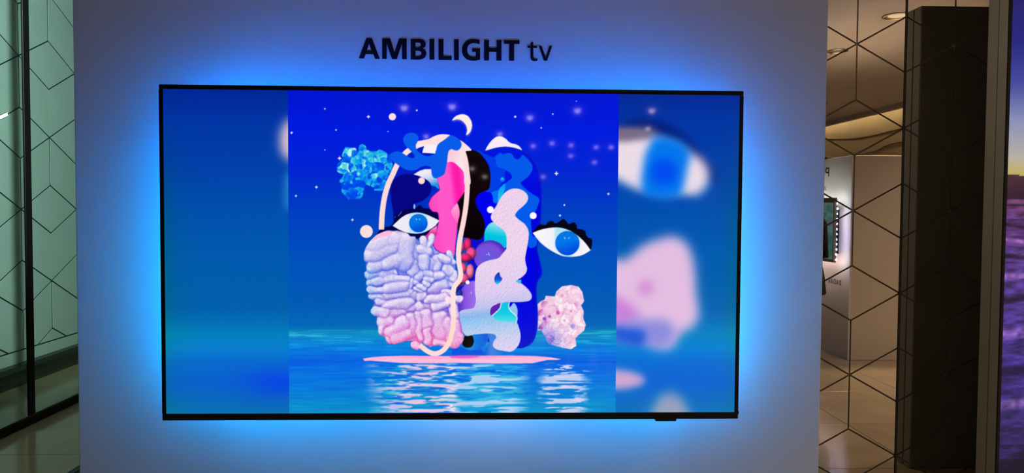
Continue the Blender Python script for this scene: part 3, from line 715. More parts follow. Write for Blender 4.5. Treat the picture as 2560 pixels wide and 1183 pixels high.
    # ---- pink crystal
    def pink_crystal(GX, GY, t, e, t0):
        low = np.clip((GY - 800) / 50, 0, 1) * np.clip((1425 - GX) / 50, 0, 1)
        left = np.clip((1378 - GX) / 40, 0, 1) * np.clip((GY - 740) / 30, 0, 1)
        v = np.clip(t * .8 + .42 - .4 * left, 0, 1)
        C = ramp(v, [(0, (150, 50, 165)), (.2, (200, 104, 190)), (.36, (228, 160, 214)), (.5, (240, 196, 224)), (.85, (248, 216, 230)), (1, (255, 234, 240))])
        n = vnoise(GX, GY, 2.2, 2.2, 71)
        C = C * (1 - .75 * low[..., None]) + np.stack([60 + 110 * n, 90 + 60 * n, 225 + 0 * n], -1) * .75 * low[..., None]
        return C - np.clip(1.3 - e, 0, 1)[..., None] * np.array([18, 30, 10.]) * (.4 + t0)[..., None] + ((n - .5) * 20)[..., None]
    pc = CP('8', [(575, 432), (600, 410), (622, 402), (630, 376), (690, 380), (702, 345), (740, 312), (800, 303), (850, 314), (876, 350), (888, 412), (868, 440), (885, 480), (882, 530), (900, 570), (888, 610), (850, 640), (830, 662), (836, 712), (800, 735), (760, 728), (700, 715), (650, 700), (622, 650), (600, 608), (575, 612), (580, 520)])
    crystal(pc, 120, 12, pink_crystal)
    for x, y, rx, c in [(655, 515, 12, (170, 60, 180)), (620, 530, 14, (120, 60, 200)), (712, 490, 16, (205, 80, 175)), (665, 600, 15, (225, 160, 225)), (800, 480, 7, (190, 70, 150)), (757, 542, 5, (150, 60, 150)), (740, 375, 14, (235, 150, 200)), (845, 400, 16, (250, 224, 232)), (820, 345, 20, (252, 224, 230)), (810, 580, 20, (160, 150, 225))]:
        q = CP('8', [(x, y)])[0]
        cv.circle(q[0], q[1], rx / 2.688 * .8, c, soft=1.1)
    # ---- ripples with the reflection of the figure
    r0, r1 = int((902 - AY0) * SS), cv.H
    RX, RY = X[r0:r1], Y[r0:r1]
    wob = (fbm(RX, RY, 46, 5, 81) - .5) * 26
    n1 = fbm(RX + wob, RY, 74, 7.2, 83, 3); n2 = fbm(RX - wob, RY, 60, 6.2, 87, 3); n3 = fbm(RX + wob, RY, 40, 4.6, 93, 3)
    amp = np.clip((RY - 906) / 10, 0, 1)
    def zone(a, b, f): return np.clip((RX + wob * 1.2 - a) / f, 0, 1) * np.clip((b - RX - wob * 1.2) / f, 0, 1)
    R = cv.img[r0:r1]
    def lay(mask, col):
        mm = (mask * amp)[..., None]
        R[:] = R * (1 - mm) + lin(col) * mm
    st = lambda n, t, s=.035: np.clip((n - t) / s, 0, 1)
    zl = zone(905 + (RY - 905) * .12, 1175, 60); zc = zone(1080, 1330, 50); zr = zone(1340, 1475, 26)
    lay(zl * st(n2, .40, .1) * .75, (20, 158, 214)); lay(zc * st(n2, .40, .08) * .8, (24, 160, 228)); lay(zc * st(n3, .54) * .7, (80, 200, 228))
    lay(zl * st(n3, .56) * .8, (30, 190, 206))
    lay(zl * st(n1, .53), (190, 188, 236)); lay(zone(960, 1170, 50) * st(n3, .60) * .9, (232, 206, 234)); lay(zone(1010, 1175, 24) * st(n1, .54) * .75, (246, 198, 226))
    lay(zc * st(n1, .59), (170, 206, 242)); lay(zone(1105, 1152, 16) * st(n2, .47), (252, 224, 236))
    lay(zr * st(n1, .525) * np.clip((RY - 925) / 15, 0, 1), (186, 202, 240)); lay(zr * st(n3, .6), (214, 212, 242))
    lay(zl * st(n2, .60) * .85, (16, 96, 216)); lay(zl * st(-np.abs(n1 - .535), -.005, .004) * .6, (70, 84, 186)); lay(zc * st(-np.abs(n1 - .59), -.004, .003) * .5, (30, 110, 214))
    lay(zr * st(-np.abs(n1 - .525), -.004, .003) * .5, (60, 120, 214))
    # pink slab on the water
    slab = np.array(CP('7', [(503, 798), (560, 789), (640, 783), (780, 778), (1129, 781)]) + CP('8', [(60, 778), (400, 777), (560, 781), (660, 789), (736, 802), (700, 808), (640, 808), (580, 820), (540, 829), (400, 831), (150, 829), (0, 826)]) + CP('7', [(1000, 830), (900, 829), (760, 827), (640, 818), (560, 812), (512, 813)]))
    cv.fill(slab, lambda A, B: ramp(B + (vnoise(A, B, 60, 3, 97) - .5) * 6, [(889, (250, 140, 206)), (894, (255, 172, 216)), (900, (255, 186, 216)), (908, (244, 190, 224))]), edge=(252, 196, 226), ew=.6)
    cv.fill(spline([(1130, 890), (1180, 889), (1200, 892), (1170, 896), (1130, 895)]), (230, 90, 190), soft=1.2)
    im = cv.down()
    im = blur(im, .55)
    return np.clip(im, 0, 255)
def draw_sides():
    """blurred fill on both sides of the picture; returned over the whole screen at 1/4 scale"""
    x0, y0, s = 396, 206, 4
    W, H = 1472 // s, 856 // s
    cv = Canvas(x0 / s, y0 / s, W, H, 1)
    X, Y = np.meshgrid(cv.px * s, cv.py * s)
    base = ramp(Y, [(225, (0, 38, 150)), (300, (0, 52, 166)), (400, (0, 62, 170)), (520, (0, 78, 176)), (640, (0, 90, 176)), (770, (0, 96, 174)), (800, (0, 108, 182)), (835, (0, 126, 190)),
                    (870, (0, 126, 206)), (905, (0, 106, 206)), (950, (0, 96, 206)), (990, (0, 102, 194)), (1040, (0, 112, 178))])
    L = X < 1130
    base = base + (np.exp(-((X - 700) / 90) ** 2 - ((Y - 960) / 38) ** 2))[..., None] * np.array([0, -26, 22.])
    edge = np.where(L, np.exp(-(X - 408) / 34.), np.exp(-(1846 - X) / 30.))
    base = base + edge[..., None] * np.array([0, 4, -34.]) * np.clip((Y - 230) / 300, .2, 1)[..., None]
    base = np.where(L[..., None], base, base + np.array([0, 3, 8.]) * np.clip((Y - 500) / 300, 0, 1)[..., None])
    cv.img[:] = base
    q = lambda pts: spline(np.array(pts) / s)
    cv.fill(q([(722, 300), (706, 318), (698, 350), (706, 384), (722, 400), (760, 400), (760, 300)]), (226, 196, 206), soft=12 / s)
    cv.fill(q([(720, 430), (712, 470), (716, 520), (760, 520), (760, 430)]), (40, 130, 200), soft=9 / s)
    # eye
    cv.fill(q([(1520, 330), (1600, 300), (1680, 320), (1740, 370), (1790, 440), (1776, 450), (1700, 380), (1620, 340), (1540, 345)]), (0, 22, 110), soft=11 / s)
    cv.fill(q([(1500, 344), (1590, 330), (1650, 344), (1710, 372), (1756, 400), (1774, 440), (1752, 482), (1700, 492), (1620, 484), (1560, 460), (1500, 420)]), (236, 220, 232), soft=12 / s)
    cv.fill(q([(1500, 330), (1560, 322), (1640, 330), (1600, 350), (1500, 352)]), (120, 104, 130), soft=8 / s)
    cv.fill(q([(1640, 342), (1690, 350), (1724, 378), (1716, 430), (1700, 488), (1660, 500), (1610, 490), (1606, 430), (1616, 380)]), (0, 118, 236), soft=10 / s)
    cv.circle(1660 / s, 430 / s, 34 / s, (0, 74, 240), soft=10 / s)
    cv.fill(q([(1500, 440), (1560, 478), (1640, 500), (1720, 500), (1720, 520), (1500, 520)]), (0, 74, 178), soft=11 / s)
    # pink blob
    cv.fill(q([(1500, 660), (1560, 650), (1610, 612), (1670, 592), (1710, 602), (1734, 650), (1740, 720), (1748, 790), (1730, 820), (1700, 836), (1684, 866), (1650, 872), (1610, 850), (1560, 830), (1500, 810)]), (228, 190, 226), soft=13 / s)
    cv.circle(1615 / s, 720 / s, 18 / s, (204, 132, 208), soft=12 / s)
    cv.fill(q([(1500, 740), (1560, 750), (1600, 790), (1560, 815), (1500, 820)]), (200, 130, 218), soft=12 / s)
    cv.fill(q([(1500, 826), (1580, 800), (1660, 800), (1690, 830), (1660, 868), (1600, 860), (1540, 850)]), (140, 140, 222), soft=12 / s)
    cv.fill(q([(1500, 826), (1560, 820), (1612, 830), (1600, 866), (1540, 850)]), (30, 90, 216), soft=9 / s)
    cv.fill(q([(1500, 926), (1560, 926), (1606, 940), (1612, 955), (1590, 968), (1540, 974), (1500, 970)]), (206, 168, 210), soft=9 / s)
    cv.fill(q([(1630, 1060), (1640, 1000), (1670, 982), (1700, 990), (1722, 1030), (1724, 1060)]), (150, 160, 190), soft=13 / s)
    return np.clip(cv.img, 0, 255), x0, y0, s

# ------------------------------------------------------------------ lettering on the display wall
def letter_mesh(loops, depth):
    """2-D outlines (holes included) as a thin solid in the xy plane"""
    cu = bpy.data.curves.new('letter', 'CURVE'); cu.dimensions = '2D'; cu.fill_mode = 'BOTH'; cu.extrude = depth / 2
    for lp in loops:
        sp = cu.splines.new('POLY'); sp.points.add(len(lp) - 1); sp.use_cyclic_u = True
        for p, q in zip(sp.points, lp):
            p.co = (q[0], q[1], 0, 1)
    o = bpy.data.objects.new('letter', cu); COL.objects.link(o)
    bpy.context.view_layer.update()
    me = bpy.data.meshes.new_from_object(o.evaluated_get(bpy.context.evaluated_depsgraph_get()))
    bpy.data.objects.remove(o); bpy.data.curves.remove(cu)
    me.materials.clear()
    return me
def arc(pts, n=6):
    return [tuple(p) for p in spline(pts, n, False)]
LET = [
    [[(85, 375), (178, 125), (245, 127), (343, 381), (285, 381), (263, 325), (168, 322), (148, 376)], [(183, 281), (242, 283), (211, 188)]],
    [[(372, 380), (373, 130), (470, 130), (524, 300), (580, 132), (673, 134), (673, 385), (617, 384), (617, 190), (552, 384), (492, 383), (428, 190), (427, 381)]],
    [[(724, 388), (724, 136)] + arc([(820, 137), (868, 144), (899, 168), (909, 200), (901, 230), (873, 253), (901, 270), (914, 302), (910, 338), (890, 370), (850, 387), (800, 391)]),
     [(782, 178)] + arc([(815, 179), (840, 188), (848, 208), (840, 230), (815, 240)]) + [(782, 240)], [(782, 280)] + arc([(815, 281), (845, 291), (856, 314), (845, 338), (815, 348)]) + [(782, 348)]],
    [[(955, 138), (1014, 138), (1014, 391), (955, 391)]],
    [[(1065, 139), (1126, 140), (1126, 345), (1225, 347), (1225, 395), (1065, 394)]],
    [[(1256, 142), (1314, 142), (1314, 397), (1256, 396)]],
    [[(1572, 152), (1570, 202)] + arc([(1535, 190), (1500, 187), (1460, 195), (1430, 220), (1418, 260), (1420, 300), (1440, 335), (1475, 354), (1505, 357), (1523, 355)]) + [(1523, 295), (1478, 294), (1478, 252), (1577, 254), (1577, 390)]
     + arc([(1530, 400), (1490, 403), (1430, 393), (1385, 362), (1360, 318), (1355, 270), (1365, 215), (1400, 168), (1450, 143), (1500, 140), (1540, 144)])],
    [[(1626, 148), (1686, 149), (1686, 245), (1780, 247), (1780, 150), (1840, 150), (1840, 403), (1778, 402), (1778, 296), (1686, 294), (1686, 400), (1626, 400)]],
    [[(1870, 150), (2062, 153), (2062, 198), (1996, 197), (1994, 404), (1933, 403), (1935, 196), (1870, 195)]],
    [[(2197, 180), (2230, 168), (2230, 220), (2280, 221), (2278, 247), (2230, 246)] + arc([(2230, 345), (2238, 373), (2255, 383), (2283, 378)]) + arc([(2281, 403), (2245, 408), (2212, 398), (2199, 372), (2197, 340)]) + [(2197, 245), (2158, 244), (2160, 219), (2197, 219)]],
    [[(2298, 221), (2335, 222), (2383, 365), (2428, 223), (2463, 223), (2400, 404), (2362, 404)]]]
Y_WALL = 2.02
sign = thing('wall_lettering', 'dark navy lettering on the pale wall above the big television', 'lettering', (-.08, Y_WALL, 2.0))
for loops in LET:
    W = [[at(880 + x / 4.923, 70 + y / 4.923, 1, Y_WALL) for x, y in lp] for lp in loops]
    c = np.mean(W[0], axis=0)
    me = letter_mesh([[(p[0] - c[0], p[2] - c[2]) for p in lp] for lp in W], .0016)
    o = link('letter', me, M_NAVY, None, (c[0], Y_WALL - .0009, c[2])); o.rotation_euler = (math.pi / 2, 0, 0)
    adopt(o, sign)

# ------------------------------------------------------------------ the big television
def project(Px, Py, Pz):
    dx, dy, dz = Px, Py, Pz - EYE
    u = dx * RT[0] + dy * RT[1] + dz * RT[2]; v = dx * UP[0] + dy * UP[1] + dz * UP[2]; w = dx * FW[0] + dy * FW[1] + dz * FW[2]
    return CX_ + F_PX * u / w, CY_ - F_PX * v / w
def sample(img, x, y):
    H, W = img.shape[:2]
    x = np.clip(x, 0, W - 1.001); y = np.clip(y, 0, H - 1.001)
    i, j = x.astype(int), y.astype(int); fx, fy = (x - i)[:, None], (y - j)[:, None]
    return (img[j, i] * (1 - fx) + img[j, i + 1] * fx) * (1 - fy) + (img[j + 1, i] * (1 - fx) + img[j + 1, i + 1] * fx) * fy
def to_linear(c):
    c = np.clip(c / 255., 0, 1)
    return np.where(c <= .04045, c / 12.92, ((c + .055) / 1.055) ** 2.4)
def picture_mesh(name, x0, x1, z0, z1, y, nx, nz, colour):
    """flat lit panel in the plane y, with one colour per vertex"""
    xs, zs = np.linspace(x0, x1, nx), np.linspace(z0, z1, nz)
    XX, ZZ = np.meshgrid(xs, zs)
    co = np.stack([XX.ravel(), np.full(XX.size, y), ZZ.ravel()], 1).astype(np.float32)
    k = (np.arange(nz - 1)[:, None] * nx + np.arange(nx - 1)[None]).ravel()
    q = np.stack([k, k + 1, k + nx + 1, k + nx], 1).astype(np.int32)
    me = bpy.data.meshes.new(name)
    me.vertices.add(len(co)); me.vertices.foreach_set('co', co.ravel())
    me.loops.add(q.size); me.loops.foreach_set('vertex_index', q.ravel())
    me.polygons.add(len(q)); me.polygons.foreach_set('loop_start', np.arange(0, q.size, 4, dtype=np.int32))
    me.update(calc_edges=True)
    ca = me.color_attributes.new('picture', 'FLOAT_COLOR', 'POINT')
    rgb = to_linear(colour(co))
    ca.data.foreach_set('color', np.c_[rgb, np.ones(len(rgb))].astype(np.float32).ravel())
    return me
TX0, TX1, TZ1, TZ0, TY = -.8017, .6443, 1.7984, .9676, 1.8978
tv = thing('television', 'large flat television on the pale wall showing a surreal face picture over blue water', 'television', (-.08, TY + .03, TZ0))
SX0, SX1 = TX0 + .0098, TX1 - .0098; SZ1, SZ0 = TZ1 - .0112, TZ0 + .0172
# frame bars
box('frame', (TX0, TX1, TY, TY + .028, SZ1, TZ1), M_BLACKPLASTIC, tv, .0016)
box('frame', (TX0, TX1, TY, TY + .028, TZ0, SZ0), M_BLACKPLASTIC, tv, .0016)
box('frame', (TX0, SX0, TY + .0002, TY + .028, SZ0 + .0005, SZ1 - .0005), M_BLACKPLASTIC, tv)
box('frame', (SX1, TX1, TY + .0002, TY + .028, SZ0 + .0005, SZ1 - .0005), M_BLACKPLASTIC, tv)
box('back_cover', (TX0 + .004, TX1 - .004, TY + .0281, TY + .036, TZ0 + .004, TZ1 - .004), M_BLACKPLASTIC, tv)
box('electronics_housing', (TX0 + .30, TX1 - .30, TY + .0361, Y_WALL - .012, TZ0 + .10, TZ0 + .50), M_BLACKPLASTIC, tv, .008)
box('wall_mount', (-.28, .12, Y_WALL - .0118, Y_WALL - .0005, 1.15, 1.45), M_STEEL, tv)
a, b = at(1638, 1051, 1, TY), at(1690, 1058, 1, TY)
box('sensor_box', (a[0], b[0], TY - .004, TY + .02, TZ0 - .0045, TZ0 + .004), M_BLACKPLASTIC, tv, .0015)
box('side_button', (TX1 - .001, TX1 + .0035, TY + .006, TY + .02, .978, .986), M_BLACKPLASTIC, tv)
# screen: sharp picture in the middle, soft fill on both sides
PIC, (SIDE, sx_, sy_, ss_) = draw_picture(), draw_sides()
M_PIC = vertex_picture('television_picture', .035)
YS = TY + .0012
def centre_colour(co):
    px, py = project(co[:, 0].astype(float), co[:, 1], co[:, 2])
    return sample(PIC, px - AX0 - .5, py - AY0 - .5)
def side_colour(co):
    px, py = project(co[:, 0].astype(float), co[:, 1], co[:, 2])
    return sample(SIDE, (px - sx_) / ss_ - .5, (py - sy_) / ss_ - .5)
CX0, CX1 = float(at(721.5, 640, 1, YS)[0]), float(at(1543, 640, 1, YS)[0])
scr = link('screen', picture_mesh('screen', CX0, CX1, SZ0, SZ1, YS, 716, 700, centre_colour), M_PIC, tv)
for x0, x1 in ((SX0, CX0), (CX1, SX1)):
    link('picture_fill', picture_mesh('picture_fill', x0, x1, SZ0, SZ1, YS, 84, 200, side_colour), M_PIC, scr)
# light modules behind the rim, shining outwards along the wall
def led(name, centre, along, out, length, color, strength, parent, w=.012):
    """small emitting bar; along = direction of its length, out = direction it faces"""
    al, n = Vector(along).normalized(), Vector(out).normalized()
    t = n.cross(al)
    pts = [Vector(centre) + al * (sa * length / 2) + t * (st * w / 2) for sa, st in ((-1, -1), (1, -1), (1, 1), (-1, 1))]
    me = bpy.data.meshes.new(name); me.from_pydata([tuple(p) for p in pts], [], [(0, 1, 2, 3)])
    me.update()
    if me.polygons[0].normal.dot(n) < 0:
        me.flip_normals()
    bm = bmesh.new(); bm.from_mesh(me); bpy.data.meshes.remove(me)
    ext = bmesh.ops.extrude_face_region(bm, geom=bm.faces[:])
    for v in [g for g in ext['geom'] if isinstance(g, bmesh.types.BMVert)]:
        v.co -= n * .004
    return from_bm(name, bm, glow(name + '_light', color, strength), parent)
LED_Y, INS = TY + .0405, .07
AZ, BL, DEEP, PALE = (0.0, .34, 1.0), (0.0, .20, 1.0), (0.0, .13, 1.0), (.2, .46, 1.0)
def mixc(a, b, t): return tuple(a[i] * (1 - t) + b[i] * t for i in range(3))
LED_S = 92
nz_ = 7
for side, xx, ox in ((0, TX0 + INS, -1), (1, TX1 - INS, 1)):
    hz = (TZ1 - TZ0 - .10) / nz_
    for k in range(nz_):
        zc = TZ0 + .05 + hz * (k + .5); t = k / (nz_ - 1)
        c = mixc(AZ, BL, max(0, t - .55) / .45)
        led('led_module', (xx, LED_Y, zc), (0, 0, 1), (ox, .15, 0), hz - .006, c, LED_S * (1.0 - .45 * max(0, t - .5)), tv)
nx_ = 11
wx = (TX1 - TX0 - .10) / nx_
for k in range(nx_):
    xc = TX0 + .05 + wx * (k + .5)
    led('led_module', (xc, LED_Y, TZ1 - INS), (1, 0, 0), (0, .15, 1), wx - .006, mixc(DEEP, BL, abs(k - 5) / 5), LED_S * (.58 + .12 * abs(k - 5) / 5), tv)
    pale = math.exp(-((k - 5.6) / 1.1) ** 2)
    led('led_module', (xc, LED_Y, TZ0 + INS), (1, 0, 0), (0, .15, -1), wx - .006, mixc(AZ, PALE, pale), LED_S * .62, tv)

# ------------------------------------------------------------------ large video wall at the right edge
VX0, VX1, VY0, VY1, VH = 2.472, 3.95, 3.55, 3.71, 2.67
vw = thing('video_wall', 'tall grey video wall showing a purple sea under a sunset sky', 'video wall', (VX0 + .7, 3.63, 0))
box('cabinet', (VX0, VX1, VY0 + .012, 3.627, 0, VH), M_CABINET, vw, .003)
box('groove', (VX0 + .006, VX1 - .006, 3.6271, 3.6359, .004, VH - .004), M_JOINT, vw)
box('rear_cabinet', (VX0, VX1, 3.636, VY1 - .004, 0, VH), M_CABINET, vw, .003)
box('rear_cover', (VX0 + .004, VX1 - .004, VY1 - .0039, VY1, .004, VH - .004), M_CABDARK, vw)
box('frame', (VX0, VX0 + .012, VY0, VY0 + .0118, 0, VH), M_BLACKPLASTIC, vw)
box('frame', (VX1 - .012, VX1, VY0, VY0 + .0118, 0, VH), M_BLACKPLASTIC, vw)
box('frame', (VX0 + .0121, VX1 - .0121, VY0, VY0 + .0118, VH - .03, VH), M_BLACKPLASTIC, vw)
def sea_colour(co):
    x, z = co[:, 0].astype(float), co[:, 2].astype(float)
    hz = float(at(2545, 499, 1, VY0)[2])           # the horizon in the picture
    sky = ramp((z - hz), [(0, (120, 70, 90)), (.07, (255, 196, 60)), (.11, (250, 226, 110)), (.2, (236, 226, 214)), (.38, (176, 186, 236)), (.55, (84, 96, 205)), (.75, (36, 44, 170)), (.95, (24, 28, 140)), (1.3, (18, 20, 100))])
    star = (vnoise(x, z, .009, .007, 11) > .988) & (z > hz + .45)
    sky[star] = (235, 235, 255)
    ridge = .07 + .055 * vnoise(x, x * 0, .33, 1, 7) + .02 * vnoise(x, x * 0, .09, 1, 8)
    hill = (z - hz) < ridge
    sky[hill] = ramp((z - hz)[hill], [(0, (62, 30, 62)), (.1, (96, 52, 70))])
    d = np.clip(hz - z, 1e-4, None); dep = 1 / (d + .02)
    sea = ramp(d, [(0, (122, 70, 118)), (.1, (112, 66, 140)), (.35, (104, 70, 166)), (.8, (76, 58, 160)), (1.3, (50, 40, 110))])
    n = fbm(x * 6, z * 30 + 3, .5, .9, 15, 4) - .5
    fine = fbm(x, z, .05, .012, 19, 3) - .5
    rows = np.sin(dep * .9 + 5.2 * np.log(d + .05) * 3 + (vnoise(x, z, .22, .3, 23) - .5) * 2.4)
    crest = np.clip(rows - .86, 0, 1) * 7 * np.clip(d * 8, .2, 1)
    sea = sea * (1 + 1.1 * fine[:, None] + .3 * n[:, None]) * (1 - .6 * np.clip(-rows - .82, 0, 1)[:, None] * 5) + crest[:, None] * np.array([86, 60, 70.]) * (.4 + vnoise(x, z, .02, .02, 29))[:, None]
    return np.where((z > hz)[:, None], sky, sea)
link('screen', picture_mesh('screen', VX0 + .0123, VX1 - .0123, .03, VH - .0301, VY0 + .002, 190, 420, sea_colour), vertex_picture('video_wall_picture', .2, .55), vw)

# ------------------------------------------------------------------ display block seen in the mirror
BX, BY, BH = 3.63, .55, 2.05
block = thing('display_block', 'beige free-standing display block reflected in the mirror wall', 'display stand', (BX + .6, -.6, 0))
box('body', (BX, BX + 1.35, -2.2, BY, .0, BH), M_BLOCK, block, .004)
box('corner_trim', (BX - .003, BX + .012, BY - .006, BY + .003, .002, BH - .002), mat('pale_edge_trim', (.7, .68, .66), .4), block)
def simple_letter(ch):
    """plain sans capitals in a 1 x 1.4 box"""
    t = .2
    g = {'H': [[(0, 0), (t, 0), (t, .6), (.8, .6), (.8, 0), (1, 0), (1, 1.4), (.8, 1.4), (.8, .8), (t, .8), (t, 1.4), (0, 1.4)]],
         'A': [[(0, 0), (.2, 0), (.29, .32), (.71, .32), (.8, 0), (1, 0), (.6, 1.4), (.4, 1.4)], [(.34, .5), (.5, 1.1), (.66, .5)]],
         'M': [[(0, 0), (t, 0), (t, 1.0), (.5, .35), (.8, 1.0), (.8, 0), (1, 0), (1, 1.4), (.82, 1.4), (.5, .72), (.18, 1.4), (0, 1.4)]],
         'P': [[(0, 0), (t, 0), (t, .52)] + arc([(.55, .52), (.85, .62), (.96, .95), (.85, 1.28), (.55, 1.4)]) + [(0, 1.4)], [(t, .7)] + arc([(.52, .7), (.7, .78), (.76, .95), (.7, 1.13), (.52, 1.22)]) + [(t, 1.22)]],
         'D': [[(0, 0)] + arc([(.45, 0), (.85, .18), (1, .7), (.85, 1.22), (.45, 1.4)]) + [(0, 1.4)], [(t, .18), (t, 1.22)] + arc([(.42, 1.22), (.7, 1.05), (.8, .7), (.7, .35), (.42, .18)])],
         'R': [[(0, 0), (t, 0), (t, .55), (.45, .55), (.76, 0), (1, 0), (.66, .6)] + arc([(.78, .66), (.95, .97), (.85, 1.28), (.55, 1.4)]) + [(0, 1.4)], [(t, .72)] + arc([(.5, .72), (.7, .79), (.76, .96), (.7, 1.14), (.5, 1.23)]) + [(t, 1.23)]]}
    return g[ch]
def block_text(name, text, label, y0, z0, h, w, pitch, material):
    root = thing(name, label, 'lettering', (BX, y0 - pitch, z0))
    for i, ch in enumerate(text):
        loops = [[(x * w, y * h / 1.4) for x, y in lp] for lp in simple_letter(ch)]
        o = link('letter', letter_mesh(loops, .0016), material, None, (BX - .0010, y0 - i * pitch, z0))
        o.rotation_euler = (math.pi / 2, 0, -math.pi / 2)
        adopt(o, root)
block_text('block_lettering', 'PH', 'navy mirrored capitals near the top of the reflected display block', .043, 1.862, .094, .088, .125, M_NAVY)
block_text('block_lettering', 'AM', 'thin dark mirrored capitals just above the reflected small television', -.022, 1.712, .046, .052, .075, M_DARKINK)
block_text('block_lettering', 'DADAR', 'dark mirrored capitals below the reflected small television', .372, .735, .053, .046, .062, M_DARKINK)

# small television on the block, its side light modules in view
SY1, SY0_, SZA, SZB, SXF = .462, -.72, .975, 1.630, 3.500
st = thing('television', 'smaller television with glowing side lights on the reflected display block', 'television', (3.53, -.25, SZA))
M_TV2 = mat('small_screen', (.01, .01, .01), .2)
nt = M_TV2.node_tree; b_ = nt.nodes['Principled BSDF']
tc = nt.nodes.new('ShaderNodeTexCoord'); mp = nt.nodes.new('ShaderNodeMapping'); mp.inputs['Scale'].default_value = (1, 3, 9)
nn = nt.nodes.new('ShaderNodeTexNoise'); nn.inputs['Scale'].default_value = .8; nn.inputs['Detail'].default_value = 4
cr = nt.nodes.new('ShaderNodeValToRGB'); cr.color_ramp.elements[0].color = (.01, .03, .045, 1); cr.color_ramp.elements[1].color = (.16, .05, .05, 1)
for p_, c_ in ((.42, (.03, .10, .09)), (.52, (.08, .16, .15)), (.6, (.05, .10, .14))):
    e_ = cr.color_ramp.elements.new(p_); e_.color = (*c_, 1)
nt.links.new(tc.outputs['Object'], mp.inputs['Vector']); nt.links.new(mp.outputs[0], nn.inputs['Vector']); nt.links.new(nn.outputs['Fac'], cr.inputs['Fac'])
nt.links.new(cr.outputs['Color'], b_.inputs['Emission Color']); b_.inputs['Emission Strength'].default_value = 1.4
box('frame', (SXF, SXF + .03, SY0_, SY1, SZB - .05, SZB), M_CABINET, st, .002)
box('frame', (SXF, SXF + .03, SY0_, SY1, SZA, SZA + .03), M_CABINET, st, .002)
box('frame', (SXF, SXF + .03, SY1 - .02, SY1, SZA + .0305, SZB - .0505), M_CABINET, st)
box('frame', (SXF, SXF + .03, SY0_, SY0_ + .02, SZA + .0305, SZB - .0505), M_CABINET, st)
box('screen', (SXF + .004, SXF + .03, SY0_ + .0205, SY1 - .0205, SZA + .0305, SZB - .0505), M_TV2, st)
box('back_cover', (SXF + .0302, SXF + .045, SY0_ + .03, SY1 - .03, SZA + .02, SZB - .02), M_BLACKPLASTIC, st)
box('wall_bracket', (SXF + .0455, BX - .0005, -.4, .30, SZA + .08, SZB - .12), M_BLACKPLASTIC, st)
cols = [(.9, .88, 1), (.7, .8, 1), (.25, .5, 1), (.9, .45, .8), (.2, .45, 1), (.2, .45, 1), (.5, .5, 1), (1, .35, .45), (.25, .55, 1), (.3, .6, 1), (.6, .8, 1), (.75, .88, 1)]
for k in range(12):
    z = SZA + .03 + k * (SZB - SZA - .09) / 11
    led('led_module', (SXF + .036, SY1 - .012, z), (0, 0, 1), (.8, .8, 0), .013, cols[k], 420 if k < 10 else 700, st, .014)
for k in range(8):
    y = SY0_ + .1 + k * .14
    led('led_module', (SXF + .036, y, SZB - .012), (0, 1, 0), (.8, 0, .8), .10, (.72, .86, 1), 150, st, .012)
    led('led_module', (SXF + .036, y, SZA + .008), (0, 1, 0), (.8, 0, -.8), .10, (1, .86, .97), 90, st, .012)

# black spotlight clamped to the top edge of the block
sp = thing('spotlight', 'small black spotlight clamped to the top edge of the reflected block', 'spotlight', (BX - .02, -.05, BH))
box('clamp', (BX - .012, BX + .05, -.10, -.01, BH + .0005, BH + .02), M_BLACKPLASTIC, sp, .002)
box('arm', (BX - .05, BX - .013, -.06, -.04, BH - .01, BH + .018), M_BLACKPLASTIC, sp, .002)
bm = revolve([(.0, -.05), (.030, -.05), (.034, -.03), (.034, .05), (.030, .06), (.0, .06)], 20, False)
o = from_bm('head', bm, M_BLACKPLASTIC, None, (BX - .075, -.05, BH + .035), True); adopt(o, sp)

# ------------------------------------------------------------------ right wall with lit cove and wavy relief
strip = thing('cove_light', 'warm light strip hidden in the ceiling cove along the plaster wall', 'light strip', (7.74, -8, CEIL + .1))
box('profile', (7.705, 7.745, -20.5, 2.5, CEIL + .101, CEIL + .115), M_STEEL, strip)
M_COVE = glow('warm_strip', (1.0, .78, .40), 330)
for k in range(46):
    y = -20.2 + k * .5
    box('led_module', (7.71, 7.74, y, y + .24, CEIL + .1151, CEIL + .121), M_COVE, strip)
def wave(name, pts, w, label=None):
    P = spline(pts, 10, False)
    bm = bmesh.new(); A = []
    for i, (y, z) in enumerate(P):
        th = w * (.4 + .6 * math.sin(math.pi * min(1, max(0, i / (len(P) - 1)))))
        A.append([bm.verts.new((X_R - dx, y, z + dz)) for dx, dz in ((0, -th), (.03, -th * .4), (.03, th * .4), (0, th))])
    for a, b in zip(A, A[1:]):
        for i in range(3):
            bm.faces.new((a[i], a[i + 1], b[i + 1], b[i]))
    return tag(from_bm(name, bm, mat('wave_relief', (.16, .13, .09), .7)), kind='structure')
def wallpt(px, py):
    """real place on the right wall of what the mirror shows at a pixel"""
    q = at(px, py, 0, X_R); return (8.0 - q[1], q[2])
wave('trim_1', [wallpt(2040, 349), wallpt(2080, 347.5), wallpt(2120, 347), wallpt(2160, 343), wallpt(2200, 335), wallpt(2240, 325), wallpt(2275, 318)], .009)
wave('trim_2', [wallpt(2150, 388), wallpt(2190, 378), wallpt(2215, 366), wallpt(2240, 358), wallpt(2275, 352), wallpt(2320, 340)], .009)

